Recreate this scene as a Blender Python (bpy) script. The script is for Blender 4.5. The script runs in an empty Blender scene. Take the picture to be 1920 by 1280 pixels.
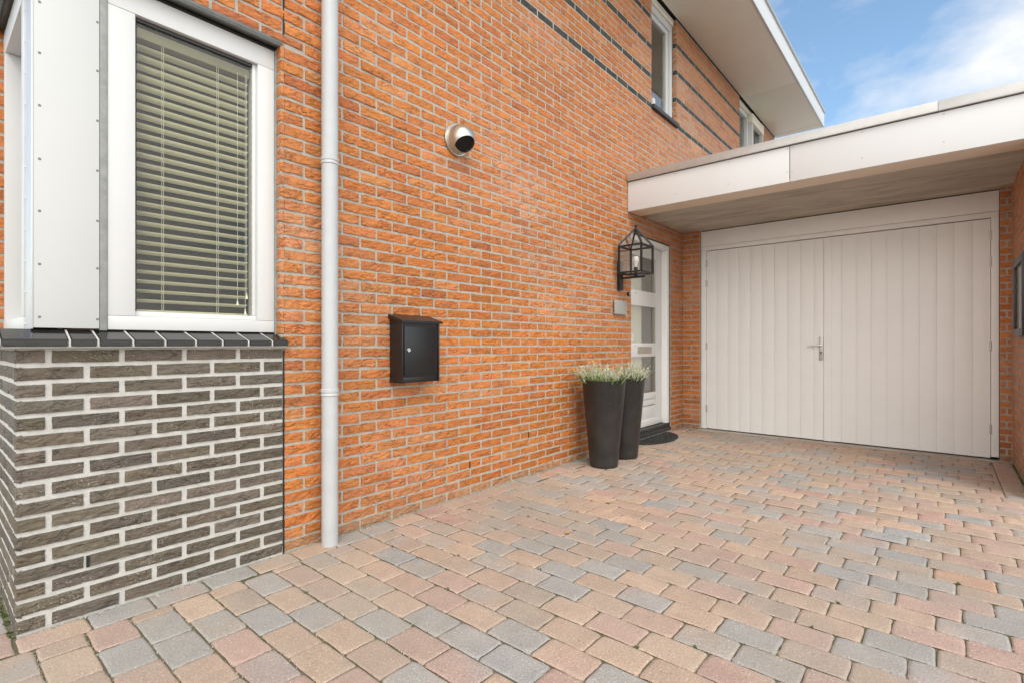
import bpy, bmesh, math, random
import numpy as np
from mathutils import Vector, Matrix
R = math.radians
random.seed(7); rng = np.random.default_rng(11)
scene = bpy.context.scene
COL = scene.collection

# ------------------------------------------------------------------ camera
CAM_A = math.atan(812/956)
cam = bpy.data.cameras.new('camera'); camo = bpy.data.objects.new('camera', cam); COL.objects.link(camo)
cam.sensor_width = 36; cam.lens = 36*956/1920; cam.shift_y = 5/1920
cam.clip_start = 0.02; cam.clip_end = 5000
camo.location = (0, -2.604, 1.08); camo.rotation_euler = (R(90), 0, CAM_A-R(90))
scene.camera = camo

# ------------------------------------------------------------------ light
SUN_EL, SUN_AZ = R(50), R(-126)     # azimuth of the sun seen from the house, measured from +x
world = bpy.data.worlds.new('World'); scene.world = world; world.use_nodes = True
nt = world.node_tree; N = nt.nodes; L = nt.links
for n in list(N): N.remove(n)
out = N.new('ShaderNodeOutputWorld'); bg = N.new('ShaderNodeBackground'); L.new(bg.outputs[0], out.inputs[0])
sky = N.new('ShaderNodeTexSky'); sky.sky_type = 'NISHITA'; sky.sun_disc = False
sky.sun_elevation = SUN_EL; sky.sun_rotation = R(90)-SUN_AZ
sky.air_density = 1.0; sky.dust_density = 0.6; sky.ozone_density = 1.5
bg.inputs[1].default_value = 0.13
tc = N.new('ShaderNodeTexCoord'); sep = N.new('ShaderNodeSeparateXYZ'); L.new(tc.outputs['Generated'], sep.inputs[0])
mx = N.new('ShaderNodeMath'); mx.operation = 'MAXIMUM'; mx.inputs[1].default_value = 0.06; L.new(sep.outputs[2], mx.inputs[0])
ad = N.new('ShaderNodeMath'); ad.operation = 'ADD'; ad.inputs[1].default_value = 0.25; L.new(mx.outputs[0], ad.inputs[0])
dv = N.new('ShaderNodeVectorMath'); dv.operation = 'DIVIDE'
cmb = N.new('ShaderNodeCombineXYZ'); 
for i in range(3): L.new(ad.outputs[0], cmb.inputs[i])
L.new(tc.outputs['Generated'], dv.inputs[0]); L.new(cmb.outputs[0], dv.inputs[1])
cn = N.new('ShaderNodeTexNoise'); cn.inputs['Scale'].default_value = 2.6; cn.inputs['Detail'].default_value = 9
cn.inputs['Roughness'].default_value = 0.56; cn.inputs['Distortion'].default_value = 0.25
mp = N.new('ShaderNodeMapping'); mp.inputs['Location'].default_value = (2.5, 5, 0.1); L.new(dv.outputs[0], mp.inputs[0]); L.new(mp.outputs[0], cn.inputs['Vector'])
cr = N.new('ShaderNodeValToRGB'); cr.color_ramp.elements[0].position = 0.43; cr.color_ramp.elements[1].position = 0.74
cr.color_ramp.elements[0].color = (0.02, 0.02, 0.02, 1); cr.color_ramp.elements[1].color = (1, 1, 1, 1)
# extra cloud added on the street side, behind the camera, as bright fill light
sxy = N.new('ShaderNodeMath'); sxy.operation = 'ADD'; L.new(sep.outputs[0], sxy.inputs[0]); L.new(sep.outputs[1], sxy.inputs[1])
bs = N.new('ShaderNodeMapRange'); bs.inputs[1].default_value = .0; bs.inputs[2].default_value = -.7; bs.inputs[3].default_value = 0; bs.inputs[4].default_value = .24; bs.clamp = True
L.new(sxy.outputs[0], bs.inputs[0])
zf = N.new('ShaderNodeMath'); zf.operation = 'SUBTRACT'; zf.inputs[0].default_value = 1.15; L.new(mx.outputs[0], zf.inputs[1])
bz = N.new('ShaderNodeMath'); bz.operation = 'MULTIPLY'; L.new(bs.outputs[0], bz.inputs[0]); L.new(zf.outputs[0], bz.inputs[1])
cadd = N.new('ShaderNodeMath'); cadd.operation = 'ADD'; L.new(cn.outputs[0], cadd.inputs[0]); L.new(bz.outputs[0], cadd.inputs[1])
L.new(cadd.outputs[0], cr.inputs[0])
mix = N.new('ShaderNodeMix'); mix.data_type = 'RGBA'
L.new(cr.outputs[0], mix.inputs[0]); tnt = N.new('ShaderNodeVectorMath'); tnt.operation = 'MULTIPLY'; tnt.inputs[1].default_value = (.88, .97, .93); L.new(sky.outputs[0], tnt.inputs[0]); L.new(tnt.outputs[0], mix.inputs[6])
ccol = N.new('ShaderNodeMix'); ccol.data_type = 'RGBA'; ccol.inputs[6].default_value = (4.1, 4.1, 4.1, 1); ccol.inputs[7].default_value = (11.2, 10.8, 10.05, 1)
cb_ = N.new('ShaderNodeMath'); cb_.operation = 'MULTIPLY'; cb_.inputs[1].default_value = 4.1; cb_.use_clamp = True; L.new(bs.outputs[0], cb_.inputs[0]); L.new(cb_.outputs[0], ccol.inputs[0]); L.new(ccol.outputs[2], mix.inputs[7])
L.new(mix.outputs[2], bg.inputs[0])

sl = bpy.data.lights.new('sun', 'SUN'); so = bpy.data.objects.new('sun', sl); COL.objects.link(so)
sl.energy = 0.75; sl.angle = R(24); sl.color = (1.0, 0.95, 0.88)
sd = Vector((math.cos(SUN_EL)*math.cos(SUN_AZ), math.cos(SUN_EL)*math.sin(SUN_AZ), math.sin(SUN_EL)))
so.rotation_euler = sd.to_track_quat('Z', 'Y').to_euler(); so.location = (0, -6, 9)

scene.view_settings.view_transform = 'Standard'; scene.view_settings.look = 'None'
scene.view_settings.exposure = 0.98; scene.view_settings.gamma = 1
scene.view_settings.use_curve_mapping = False
scene.cycles.max_bounces = 10; scene.cycles.transparent_max_bounces = 16

# ------------------------------------------------------------------ materials
def mat(name, color=(.5, .5, .5), rough=.5, metal=0., spec=.5, noise=0., nscale=8., bump=0., bscale=120., attr=False, coat=0.):
    m = bpy.data.materials.new(name); m.use_nodes = True
    t = m.node_tree; n = t.nodes; l = t.links; p = n['Principled BSDF']
    p.inputs['Roughness'].default_value = rough; p.inputs['Metallic'].default_value = metal
    p.inputs['Specular IOR Level'].default_value = spec
    if coat: p.inputs['Coat Weight'].default_value = coat
    c = n.new('ShaderNodeTexCoord')
    if attr:
        a = n.new('ShaderNodeAttribute'); a.attribute_name = 'col'; src = a.outputs['Color']
    else:
        a = n.new('ShaderNodeRGB'); a.outputs[0].default_value = (*color, 1); src = a.outputs[0]
    if noise:
        t1 = n.new('ShaderNodeTexNoise'); t1.inputs['Scale'].default_value = nscale; t1.inputs['Detail'].default_value = 8
        t1.inputs['Roughness'].default_value = .65
        l.new(c.outputs['Object'], t1.inputs['Vector'])
        mr = n.new('ShaderNodeMapRange'); mr.inputs[1].default_value = .25; mr.inputs[2].default_value = .75
        mr.inputs[3].default_value = 1-noise; mr.inputs[4].default_value = 1+noise
        l.new(t1.outputs[0], mr.inputs[0])
        vm = n.new('ShaderNodeVectorMath'); vm.operation = 'SCALE'; l.new(src, vm.inputs[0]); l.new(mr.outputs[0], vm.inputs['Scale'])
        src = vm.outputs[0]
    l.new(src, p.inputs['Base Color'])
    if bump:
        t2 = n.new('ShaderNodeTexNoise'); t2.inputs['Scale'].default_value = bscale; t2.inputs['Detail'].default_value = 5
        l.new(c.outputs['Object'], t2.inputs['Vector'])
        b = n.new('ShaderNodeBump'); b.inputs['Strength'].default_value = bump; b.inputs['Distance'].default_value = .004
        l.new(t2.outputs[0], b.inputs['Height']); l.new(b.outputs[0], p.inputs['Normal'])
    return m

def brick_mat(name, crack, rough, crackdark, speck, axis='x'):
    m = bpy.data.materials.new(name); m.use_nodes = True
    t = m.node_tree; n = t.nodes; l = t.links; p = n['Principled BSDF']
    p.inputs['Roughness'].default_value = rough; p.inputs['Specular IOR Level'].default_value = .5
    c = n.new('ShaderNodeTexCoord')
    a = n.new('ShaderNodeAttribute'); a.attribute_name = 'col'
    # patchy colour
    t1 = n.new('ShaderNodeTexNoise'); t1.inputs['Scale'].default_value = 14; t1.inputs['Detail'].default_value = 10; t1.inputs['Roughness'].default_value = .7
    l.new(c.outputs['Object'], t1.inputs['Vector'])
    mr = n.new('ShaderNodeMapRange'); mr.inputs[1].default_value = .3; mr.inputs[2].default_value = .7; mr.inputs[3].default_value = .88; mr.inputs[4].default_value = 1.12
    l.new(t1.outputs[0], mr.inputs[0])
    vm = n.new('ShaderNodeVectorMath'); vm.operation = 'SCALE'; l.new(a.outputs['Color'], vm.inputs[0]); l.new(mr.outputs[0], vm.inputs['Scale'])
    # folds: stretched, warped noise; its mid level makes thin cracks
    w = n.new('ShaderNodeTexNoise'); w.inputs['Scale'].default_value = 9; w.inputs['Detail'].default_value = 3
    l.new(c.outputs['Object'], w.inputs['Vector'])
    va = n.new('ShaderNodeVectorMath'); va.operation = 'MULTIPLY_ADD'; l.new(w.outputs['Color'], va.inputs[0]); va.inputs[1].default_value = (.06, .06, .06)
    l.new(c.outputs['Object'], va.inputs[2])
    mp = n.new('ShaderNodeMapping'); mp.inputs['Scale'].default_value = (1.0, 1.0, 2.6) if axis == 'x' else (1, 1, 2.6)
    mp.inputs['Rotation'].default_value = (0, R(18), 0)
    l.new(va.outputs[0], mp.inputs[0])
    t2 = n.new('ShaderNodeTexNoise'); t2.inputs['Scale'].default_value = 15; t2.inputs['Detail'].default_value = 6; t2.inputs['Roughness'].default_value = .6
    l.new(mp.outputs[0], t2.inputs['Vector'])
    sb = n.new('ShaderNodeMath'); sb.operation = 'SUBTRACT'; sb.inputs[1].default_value = .5; l.new(t2.outputs[0], sb.inputs[0])
    ab = n.new('ShaderNodeMath'); ab.operation = 'ABSOLUTE'; l.new(sb.outputs[0], ab.inputs[0])
    mk = n.new('ShaderNodeMapRange'); mk.inputs[1].default_value = 0; mk.inputs[2].default_value = .024; mk.inputs[3].default_value = 1; mk.inputs[4].default_value = 0
    l.new(ab.outputs[0], mk.inputs[0])
    # cracks only where a second noise allows
    t3 = n.new('ShaderNodeTexNoise'); t3.inputs['Scale'].default_value = 11; t3.inputs['Detail'].default_value = 2
    l.new(c.outputs['Object'], t3.inputs['Vector'])
    mk2 = n.new('ShaderNodeMapRange'); mk2.inputs[1].default_value = .46; mk2.inputs[2].default_value = .56; l.new(t3.outputs[0], mk2.inputs[0])
    mu = n.new('ShaderNodeMath'); mu.operation = 'MULTIPLY'; l.new(mk.outputs[0], mu.inputs[0]); l.new(mk2.outputs[0], mu.inputs[1])
    mu2 = n.new('ShaderNodeMath'); mu2.operation = 'MULTIPLY'; l.new(mu.outputs[0], mu2.inputs[0]); mu2.inputs[1].default_value = crack
    mxc = n.new('ShaderNodeMix'); mxc.data_type = 'RGBA'; l.new(mu2.outputs[0], mxc.inputs[0]); l.new(vm.outputs[0], mxc.inputs[6]); mxc.inputs[7].default_value = (*crackdark, 1)
    # pale grains and lime bloom
    t4 = n.new('ShaderNodeTexNoise'); t4.inputs['Scale'].default_value = 150; t4.inputs['Detail'].default_value = 2; l.new(c.outputs['Object'], t4.inputs['Vector'])
    t5 = n.new('ShaderNodeTexNoise'); t5.inputs['Scale'].default_value = 5; t5.inputs['Detail'].default_value = 6; l.new(c.outputs['Object'], t5.inputs['Vector'])
    m4 = n.new('ShaderNodeMapRange'); m4.inputs[1].default_value = .58; m4.inputs[2].default_value = .72; l.new(t4.outputs[0], m4.inputs[0])
    m5 = n.new('ShaderNodeMapRange'); m5.inputs[1].default_value = .45; m5.inputs[2].default_value = .7; l.new(t5.outputs[0], m5.inputs[0])
    m6 = n.new('ShaderNodeMath'); m6.operation = 'MULTIPLY'; l.new(m4.outputs[0], m6.inputs[0]); l.new(m5.outputs[0], m6.inputs[1])
    m7 = n.new('ShaderNodeMath'); m7.operation = 'MULTIPLY'; l.new(m6.outputs[0], m7.inputs[0]); m7.inputs[1].default_value = speck
    mxd = n.new('ShaderNodeMix'); mxd.data_type = 'RGBA'; l.new(m7.outputs[0], mxd.inputs[0]); l.new(mxc.outputs[2], mxd.inputs[6]); mxd.inputs[7].default_value = (.62, .56, .5, 1)
    l.new(mxd.outputs[2], p.inputs['Base Color'])
    b1 = n.new('ShaderNodeBump'); b1.inputs['Strength'].default_value = .95; b1.inputs['Distance'].default_value = .026
    l.new(t2.outputs[0], b1.inputs['Height'])
    b2 = n.new('ShaderNodeBump'); b2.inputs['Strength'].default_value = .5; b2.inputs['Distance'].default_value = .003
    l.new(t4.outputs[0], b2.inputs['Height']); l.new(b1.outputs[0], b2.inputs['Normal']); l.new(b2.outputs[0], p.inputs['Normal'])
    return m

M = {}
M['brick'] = brick_mat('orange brick', 1.0, .46, (.12, .028, .008), .35)
M['dark_brick'] = brick_mat('dark brick', 1, .6, (.015, .012, .009), .75)
M['mortar'] = mat('grey mortar', (.39, .365, .31), .9, noise=.22, nscale=30, bump=.6, bscale=200)
M['mortar_pale'] = mat('pale mortar', (.53, .52, .485), .9, noise=.14, nscale=30, bump=.6, bscale=200)
M['white'] = mat('white paint', (.65, .65, .64), .38, noise=.02, nscale=3, bump=.03, bscale=60)
M['door_white'] = mat('warm white door paint', (.86, .855, .84), .42, noise=.02, nscale=4, bump=.04, bscale=50)
M['panel_white'] = mat('white cladding panel', (.575, .58, .565), .33, noise=.02, nscale=2)
M['fascia_white'] = mat('white fascia board', (.66, .67, .67), .35, noise=.02, nscale=2)
M['headrail'] = mat('shade-toned blind headrail', (.22, .21, .14), .5)  # shade under the window head put into this dark olive colour
M['screw'] = mat('dull screw steel', (.22, .22, .21), .5, metal=.3)
M['curtain'] = mat('pale grey curtain', (.80, .79, .75), .9, noise=.05)
M['cream'] = mat('cream soffit board', (.86, .79, .64), .5, noise=.03, nscale=2)
M['beige'] = mat('beige board', (.80, .68, .54), .5, noise=.04, nscale=3)
M['flashing'] = mat('grey lead flashing', (.27, .28, .26), .5, noise=.25, nscale=20)
M['grey_seal'] = mat('grey zinc flashing', (.15, .155, .145), .45, metal=.3, noise=.25, nscale=18)
M['zinc'] = mat('aluminium coping', (.50, .49, .47), .38, metal=.55, noise=.08, nscale=14)
M['alu'] = mat('aluminium corner strip', (.66, .66, .68), .35, metal=.4, noise=.05)
M['black'] = mat('black rubber joint', (.012, .012, .012), .6)
M['black_metal'] = mat('black powder coat', (.010, .010, .011), .30, noise=.2, nscale=30, bump=.08, bscale=300)
M['lantern'] = mat('dark lantern metal', (.022, .023, .026), .35, metal=.3, noise=.2, nscale=40)
M['steel'] = mat('brushed steel', (.58, .56, .50), .42, metal=1, noise=.08, nscale=60, bump=.04, bscale=300)
M['chrome'] = mat('chrome', (.8, .8, .8), .12, metal=1)
M['pvc'] = mat('pale grey pvc', (.47, .485, .49), .36, noise=.08, nscale=7, bump=.03, bscale=40)
M['tile'] = mat('glazed black tile', (.012, .011, .010), .10, noise=.2, nscale=30, bump=.03, bscale=30)
M['pot'] = mat('dark grey fibre pot', (.017, .016, .0155), .40, noise=.3, nscale=9, bump=.12, bscale=60)
m = M['pot']; t = m.node_tree; _p = t.nodes['Principled BSDF']; _c = t.nodes.new('ShaderNodeTexCoord'); _src = _p.inputs['Base Color'].links[0].from_socket
_n = t.nodes.new('ShaderNodeTexNoise'); _n.inputs['Scale'].default_value = 34; _n.inputs['Detail'].default_value = 3; t.links.new(_c.outputs['Object'], _n.inputs[0])
_r = t.nodes.new('ShaderNodeMapRange'); _r.inputs[1].default_value = .71; _r.inputs[2].default_value = .76; _r.inputs[4].default_value = .6; t.links.new(_n.outputs[0], _r.inputs[0])
_n2 = t.nodes.new('ShaderNodeTexNoise'); _n2.inputs['Scale'].default_value = 5; _n2.inputs['Detail'].default_value = 8; t.links.new(_c.outputs['Object'], _n2.inputs[0])
_r2 = t.nodes.new('ShaderNodeMapRange'); _r2.inputs[1].default_value = .45; _r2.inputs[2].default_value = .8; _r2.inputs[4].default_value = .09; t.links.new(_n2.outputs[0], _r2.inputs[0])
_m = t.nodes.new('ShaderNodeMath'); _m.operation = 'MAXIMUM'; t.links.new(_r.outputs[0], _m.inputs[0]); t.links.new(_r2.outputs[0], _m.inputs[1])
_x = t.nodes.new('ShaderNodeMix'); _x.data_type = 'RGBA'; t.links.new(_m.outputs[0], _x.inputs[0]); t.links.new(_src, _x.inputs[6]); _x.inputs[7].default_value = (.22, .21, .19, 1); t.links.new(_x.outputs[2], _p.inputs['Base Color'])
M['soil'] = mat('soil', (.03, .02, .012), .95, noise=.4, nscale=60, bump=1, bscale=100)
M['slat'] = mat('cream blind slat', (.92, .90, .70), .4, noise=.02)
m = M['slat']; t = m.node_tree; _p = t.nodes['Principled BSDF']; _o = t.nodes['Material Output']
_tr = t.nodes.new('ShaderNodeBsdfTranslucent'); _tr.inputs[0].default_value = (.95, .93, .74, 1); _ms = t.nodes.new('ShaderNodeMixShader'); _ms.inputs[0].default_value = .65
t.links.new(_p.outputs[0], _ms.inputs[1]); t.links.new(_tr.outputs[0], _ms.inputs[2]); t.links.new(_ms.outputs[0], _o.inputs[0])
M['cord'] = mat('cream cord', (.7, .7, .6), .6)
M['bulb'] = mat('white bulb', (.85, .82, .83), .25)
M['mat_rubber'] = mat('rubber door mat', (.03, .03, .028), .75, noise=.5, nscale=50, bump=1, bscale=90)
M['acrylic'] = mat('clear acrylic plate', (.36, .36, .33), .15, noise=.03)
M['room'] = mat('room plaster', (.42, .40, .37), .9, noise=.05)
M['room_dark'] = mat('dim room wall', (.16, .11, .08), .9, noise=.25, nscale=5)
M['roofing'] = mat('bitumen roofing', (.08, .08, .08), .9, noise=.2, nscale=20)
M['street'] = mat('pale street paving', (.47, .455, .43), .9, noise=.15, nscale=4, bump=.5, bscale=50)
M['sand'] = mat('joint sand', (.18, .155, .11), .95, noise=.3, nscale=25, bump=1, bscale=160)
M['heather'] = mat('heather bloom', (.62, .58, .50), .7, noise=.1, nscale=80, attr=True)
M['leaf'] = mat('dry leaf', (.42, .27, .05), .6, noise=.3, nscale=60)
M['moss'] = mat('moss', (.10, .13, .035), .9, noise=.5, nscale=60, attr=False)
M['rubber_strip'] = mat('dark threshold', (.035, .037, .035), .4, noise=.2, nscale=20)

GF_MUL = .5
def glass_mat(name, tint, ior=1.5, rough=.0):
    m = bpy.data.materials.new(name); m.use_nodes = True
    t = m.node_tree; n = t.nodes; l = t.links
    for x in list(n): n.remove(x)
    o = n.new('ShaderNodeOutputMaterial'); tr = n.new('ShaderNodeBsdfTransparent'); tr.inputs[0].default_value = (*tint, 1)
    g = n.new('ShaderNodeBsdfGlossy'); g.inputs['Roughness'].default_value = rough; g.inputs[0].default_value = (.95, .97, 1, 1)
    f = n.new('ShaderNodeFresnel'); f.inputs[0].default_value = ior
    ge = n.new('ShaderNodeMath'); ge.operation = 'MULTIPLY'; ge.inputs[1].default_value = GF_MUL; ge.use_clamp = True
    l.new(f.outputs[0], ge.inputs[0])
    mxs = n.new('ShaderNodeMixShader'); l.new(ge.outputs[0], mxs.inputs[0]); l.new(tr.outputs[0], mxs.inputs[1]); l.new(g.outputs[0], mxs.inputs[2])
    l.new(mxs.outputs[0], o.inputs[0]); return m
M['glass'] = glass_mat('window glass', (.97, .97, .93))
M['glass_clear'] = glass_mat('lantern glass', (.93, .94, .92), 1.4)

# concrete with board marks along y
m = mat('board marked concrete', (.40, .34, .26), .8, bump=.25, bscale=60); M['concrete'] = m
t = m.node_tree; n = t.nodes; l = t.links; p = n['Principled BSDF']
c = n.new('ShaderNodeTexCoord'); mp = n.new('ShaderNodeMapping'); mp.inputs['Scale'].default_value = (3.2, .8, 3); l.new(c.outputs['Object'], mp.inputs[0])
t1 = n.new('ShaderNodeTexNoise'); t1.inputs['Scale'].default_value = 1.5; t1.inputs['Detail'].default_value = 12; t1.inputs['Roughness'].default_value = .74; t1.inputs['Distortion'].default_value = .5; l.new(mp.outputs[0], t1.inputs[0])
cr = n.new('ShaderNodeValToRGB'); cr.color_ramp.elements[0].position = .3; cr.color_ramp.elements[1].position = .72
cr.color_ramp.elements[0].color = (.27, .24, .19, 1); cr.color_ramp.elements[1].color = (.63, .575, .48, 1)
l.new(t1.outputs[0], cr.inputs[0]); l.new(cr.outputs[0], p.inputs['Base Color'])

# pavers
def paver_material():
    m = bpy.data.materials.new('tumbled concrete paver'); m.use_nodes = True
    t = m.node_tree; n = t.nodes; l = t.links; p = n['Principled BSDF']
    p.inputs['Roughness'].default_value = .85; p.inputs['Specular IOR Level'].default_value = .3
    c = n.new('ShaderNodeTexCoord'); a = n.new('ShaderNodeAttribute'); a.attribute_name = 'col'
    def noise(s, d, r=.6):
        q = n.new('ShaderNodeTexNoise'); q.inputs['Scale'].default_value = s; q.inputs['Detail'].default_value = d; q.inputs['Roughness'].default_value = r
        l.new(c.outputs['Object'], q.inputs['Vector']); return q.outputs[0]
    def rng_(s, a0, a1, b0, b1):
        q = n.new('ShaderNodeMapRange'); q.inputs[1].default_value = a0; q.inputs[2].default_value = a1; q.inputs[3].default_value = b0; q.inputs[4].default_value = b1
        l.new(s, q.inputs[0]); return q.outputs[0]
    n1 = noise(150, 5, .8); n2 = noise(9, 6, .65); n3 = noise(1.1, 5)
    s1 = rng_(n1, .3, .7, .52, 1.46); s2 = rng_(n2, .3, .7, .86, 1.12)
    mu = n.new('ShaderNodeMath'); mu.operation = 'MULTIPLY'; l.new(s1, mu.inputs[0]); l.new(s2, mu.inputs[1])
    v = n.new('ShaderNodeVectorMath'); v.operation = 'SCALE'; l.new(a.outputs['Color'], v.inputs[0]); l.new(mu.outputs[0], v.inputs['Scale'])
    # sandy dirt film in broad patches
    mxd = n.new('ShaderNodeMix'); mxd.data_type = 'RGBA'
    l.new(rng_(n3,   .35, .7, .05, .55), mxd.inputs[0]); l.new(v.outputs[0], mxd.inputs[6]); mxd.inputs[7].default_value = (.45, .375, .30, 1)
    n5 = noise(.55, 7, .7); mxs_ = n.new('ShaderNodeMix'); mxs_.data_type = 'RGBA'; l.new(rng_(n5, .5, .72, 0, .4), mxs_.inputs[0]); l.new(mxd.outputs[2], mxs_.inputs[6]); mxs_.inputs[7].default_value = (.25, .225, .18, 1); mxd = mxs_
    # bright and dark grains
    n4 = noise(150, 1); 
    mx2 = n.new('ShaderNodeMix'); mx2.data_type = 'RGBA'; l.new(rng_(n4, .70, .76, 0, .8), mx2.inputs[0]); l.new(mxd.outputs[2], mx2.inputs[6]); mx2.inputs[7].default_value = (.8, .76, .68, 1)
    mx3 = n.new('ShaderNodeMix'); mx3.data_type = 'RGBA'; l.new(rng_(n4, .30, .24, 0, .6), mx3.inputs[0]); l.new(mx2.outputs[2], mx3.inputs[6]); mx3.inputs[7].default_value = (.12, .10, .08, 1)
    l.new(mx3.outputs[2], p.inputs['Base Color'])
    b = n.new('ShaderNodeBump'); b.inputs['Strength'].default_value = .55; b.inputs['Distance'].default_value = .003; l.new(n1, b.inputs['Height'])
    b2 = n.new('ShaderNodeBump'); b2.inputs['Strength'].default_value = .4; b2.inputs['Distance'].default_value = .006; l.new(noise(45, 4), b2.inputs['Height']); l.new(b.outputs[0], b2.inputs['Normal'])
    l.new(b2.outputs[0], p.inputs['Normal']); return m
M['paver'] = paver_material()

# joint sand gets moss patches
m = M['sand']; t = m.node_tree; n = t.nodes; l = t.links; p = n['Principled BSDF']
old = p.inputs['Base Color'].links[0].from_socket
c = n.new('ShaderNodeTexCoord'); t1 = n.new('ShaderNodeTexNoise'); t1.inputs['Scale'].default_value = 3.2; t1.inputs['Detail'].default_value = 8; l.new(c.outputs['Object'], t1.inputs[0])
mr = n.new('ShaderNodeMapRange'); mr.inputs[1].default_value = .42; mr.inputs[2].default_value = .6; l.new(t1.outputs[0], mr.inputs[0])
mm = n.new('ShaderNodeMix'); mm.data_type = 'RGBA'; l.new(mr.outputs[0], mm.inputs[0]); l.new(old, mm.inputs[6]); mm.inputs[7].default_value = (.13, .13, .055, 1); l.new(mm.outputs[2], p.inputs['Base Color'])

# ------------------------------------------------------------------ builders
def link(o, parent=None):
    COL.objects.link(o)
    if parent is not None:
        o.parent = parent
        mw = Matrix.Identity(4); q = parent
        while q is not None:
            mw = q.matrix_basis @ mw if q.parent is None else q.matrix_parent_inverse @ q.matrix_basis @ mw
            q = q.parent
        o.matrix_parent_inverse = mw.inverted()
    return o
def tag(o, label=None, cat=None, group=None, kind=None):
    if label: o['label'] = label
    if cat: o['category'] = cat
    if group: o['group'] = group
    if kind: o['kind'] = kind
    return o
def thing(name, label, cat, loc, group=None):
    o = bpy.data.objects.new(name, None); o.location = loc; o.empty_display_size = .1; COL.objects.link(o)
    return tag(o, label, cat, group)

class MB:
    """collects pieces (world coordinates) of ONE mesh"""
    def __init__(s): s.bm = bmesh.new(); s.mats = []; s.smooth = set()
    def mi(s, m):
        if m not in s.mats: s.mats.append(m)
        return s.mats.index(m)
    def _fin(s, fs, m, smooth=False):
        i = s.mi(m)
        for f in fs: f.material_index = i; f.smooth = smooth
    def box(s, x0, x1, y0, y1, z0, z1, m, bev=0.):
        r = bmesh.ops.create_cube(s.bm, size=1); vs = r['verts']
        for v in vs: v.co = Vector(((x0+x1)/2+v.co.x*(x1-x0), (y0+y1)/2+v.co.y*(y1-y0), (z0+z1)/2+v.co.z*(z1-z0)))
        fs = list({f for v in vs for f in v.link_faces})
        s._fin(fs, m)
        if bev:
            es = list({e for v in vs for e in v.link_edges})
            rr = bmesh.ops.bevel(s.bm, geom=es, offset=bev, segments=2, affect='EDGES', profile=.6)
            s._fin(rr['faces'], m)
    def poly(s, pts, m, smooth=False):
        vs = [s.bm.verts.new(p) for p in pts]; f = s.bm.faces.new(vs); s._fin([f], m, smooth); return f
    def prism(s, pts, d, m):
        """extrude closed polygon pts by vector d"""
        d = Vector(d); a = [s.bm.verts.new(Vector(p)) for p in pts]; b = [s.bm.verts.new(Vector(p)+d) for p in pts]
        fs = [s.bm.faces.new(a[::-1]), s.bm.faces.new(b)]
        k = len(a)
        for i in range(k): fs.append(s.bm.faces.new((a[i], a[(i+1) % k], b[(i+1) % k], b[i])))
        s._fin(fs, m)
        bmesh.ops.recalc_face_normals(s.bm, faces=fs)
    def lathe(s, prof, m, origin=(0, 0, 0), mat4=None, seg=40, smooth=True):
        """prof: list of (r, z) turned round z, then moved by mat4/origin"""
        T = mat4 if mat4 is not None else Matrix.Translation(origin)
        rings = []
        for r, z in prof:
            if r < 1e-6: rings.append([s.bm.verts.new(T @ Vector((0, 0, z)))])
            else: rings.append([s.bm.verts.new(T @ Vector((r*math.cos(2*math.pi*i/seg), r*math.sin(2*math.pi*i/seg), z))) for i in range(seg)])
        fs = []
        for a, b in zip(rings[:-1], rings[1:]):
            for i in range(seg):
                j = (i+1) % seg
                if len(a) == 1 and len(b) == 1: continue
                if len(a) == 1: fs.append(s.bm.faces.new((a[0], b[j], b[i])))
                elif len(b) == 1: fs.append(s.bm.faces.new((a[i], a[j], b[0])))
                else: fs.append(s.bm.faces.new((a[i], a[j], b[j], b[i])))
        s._fin(fs, m, smooth)
    def bar(s, p0, p1, r, m, seg=8, smooth=True, square=False):
        p0 = Vector(p0); p1 = Vector(p1); d = p1-p0
        q = d.to_track_quat('Z', 'Y').to_matrix().to_4x4(); T = Matrix.Translation(p0) @ q
        if square: T = T @ Matrix.Rotation(R(45), 4, 'Z'); seg = 4; smooth = False; r *= 1.414
        s.lathe([(0, 0), (r, 0), (r, d.length), (0, d.length)], m, mat4=T, seg=seg, smooth=False if square else smooth)
    def build(s, name, parent=None):
        me = bpy.data.meshes.new(name); s.bm.to_mesh(me); s.bm.free()
        for m in s.mats: me.materials.append(m)
        o = bpy.data.objects.new(name, me); link(o, parent)
        try:
            me.set_sharp_from_angle(angle=R(40))
        except Exception: pass
        return o

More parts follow.
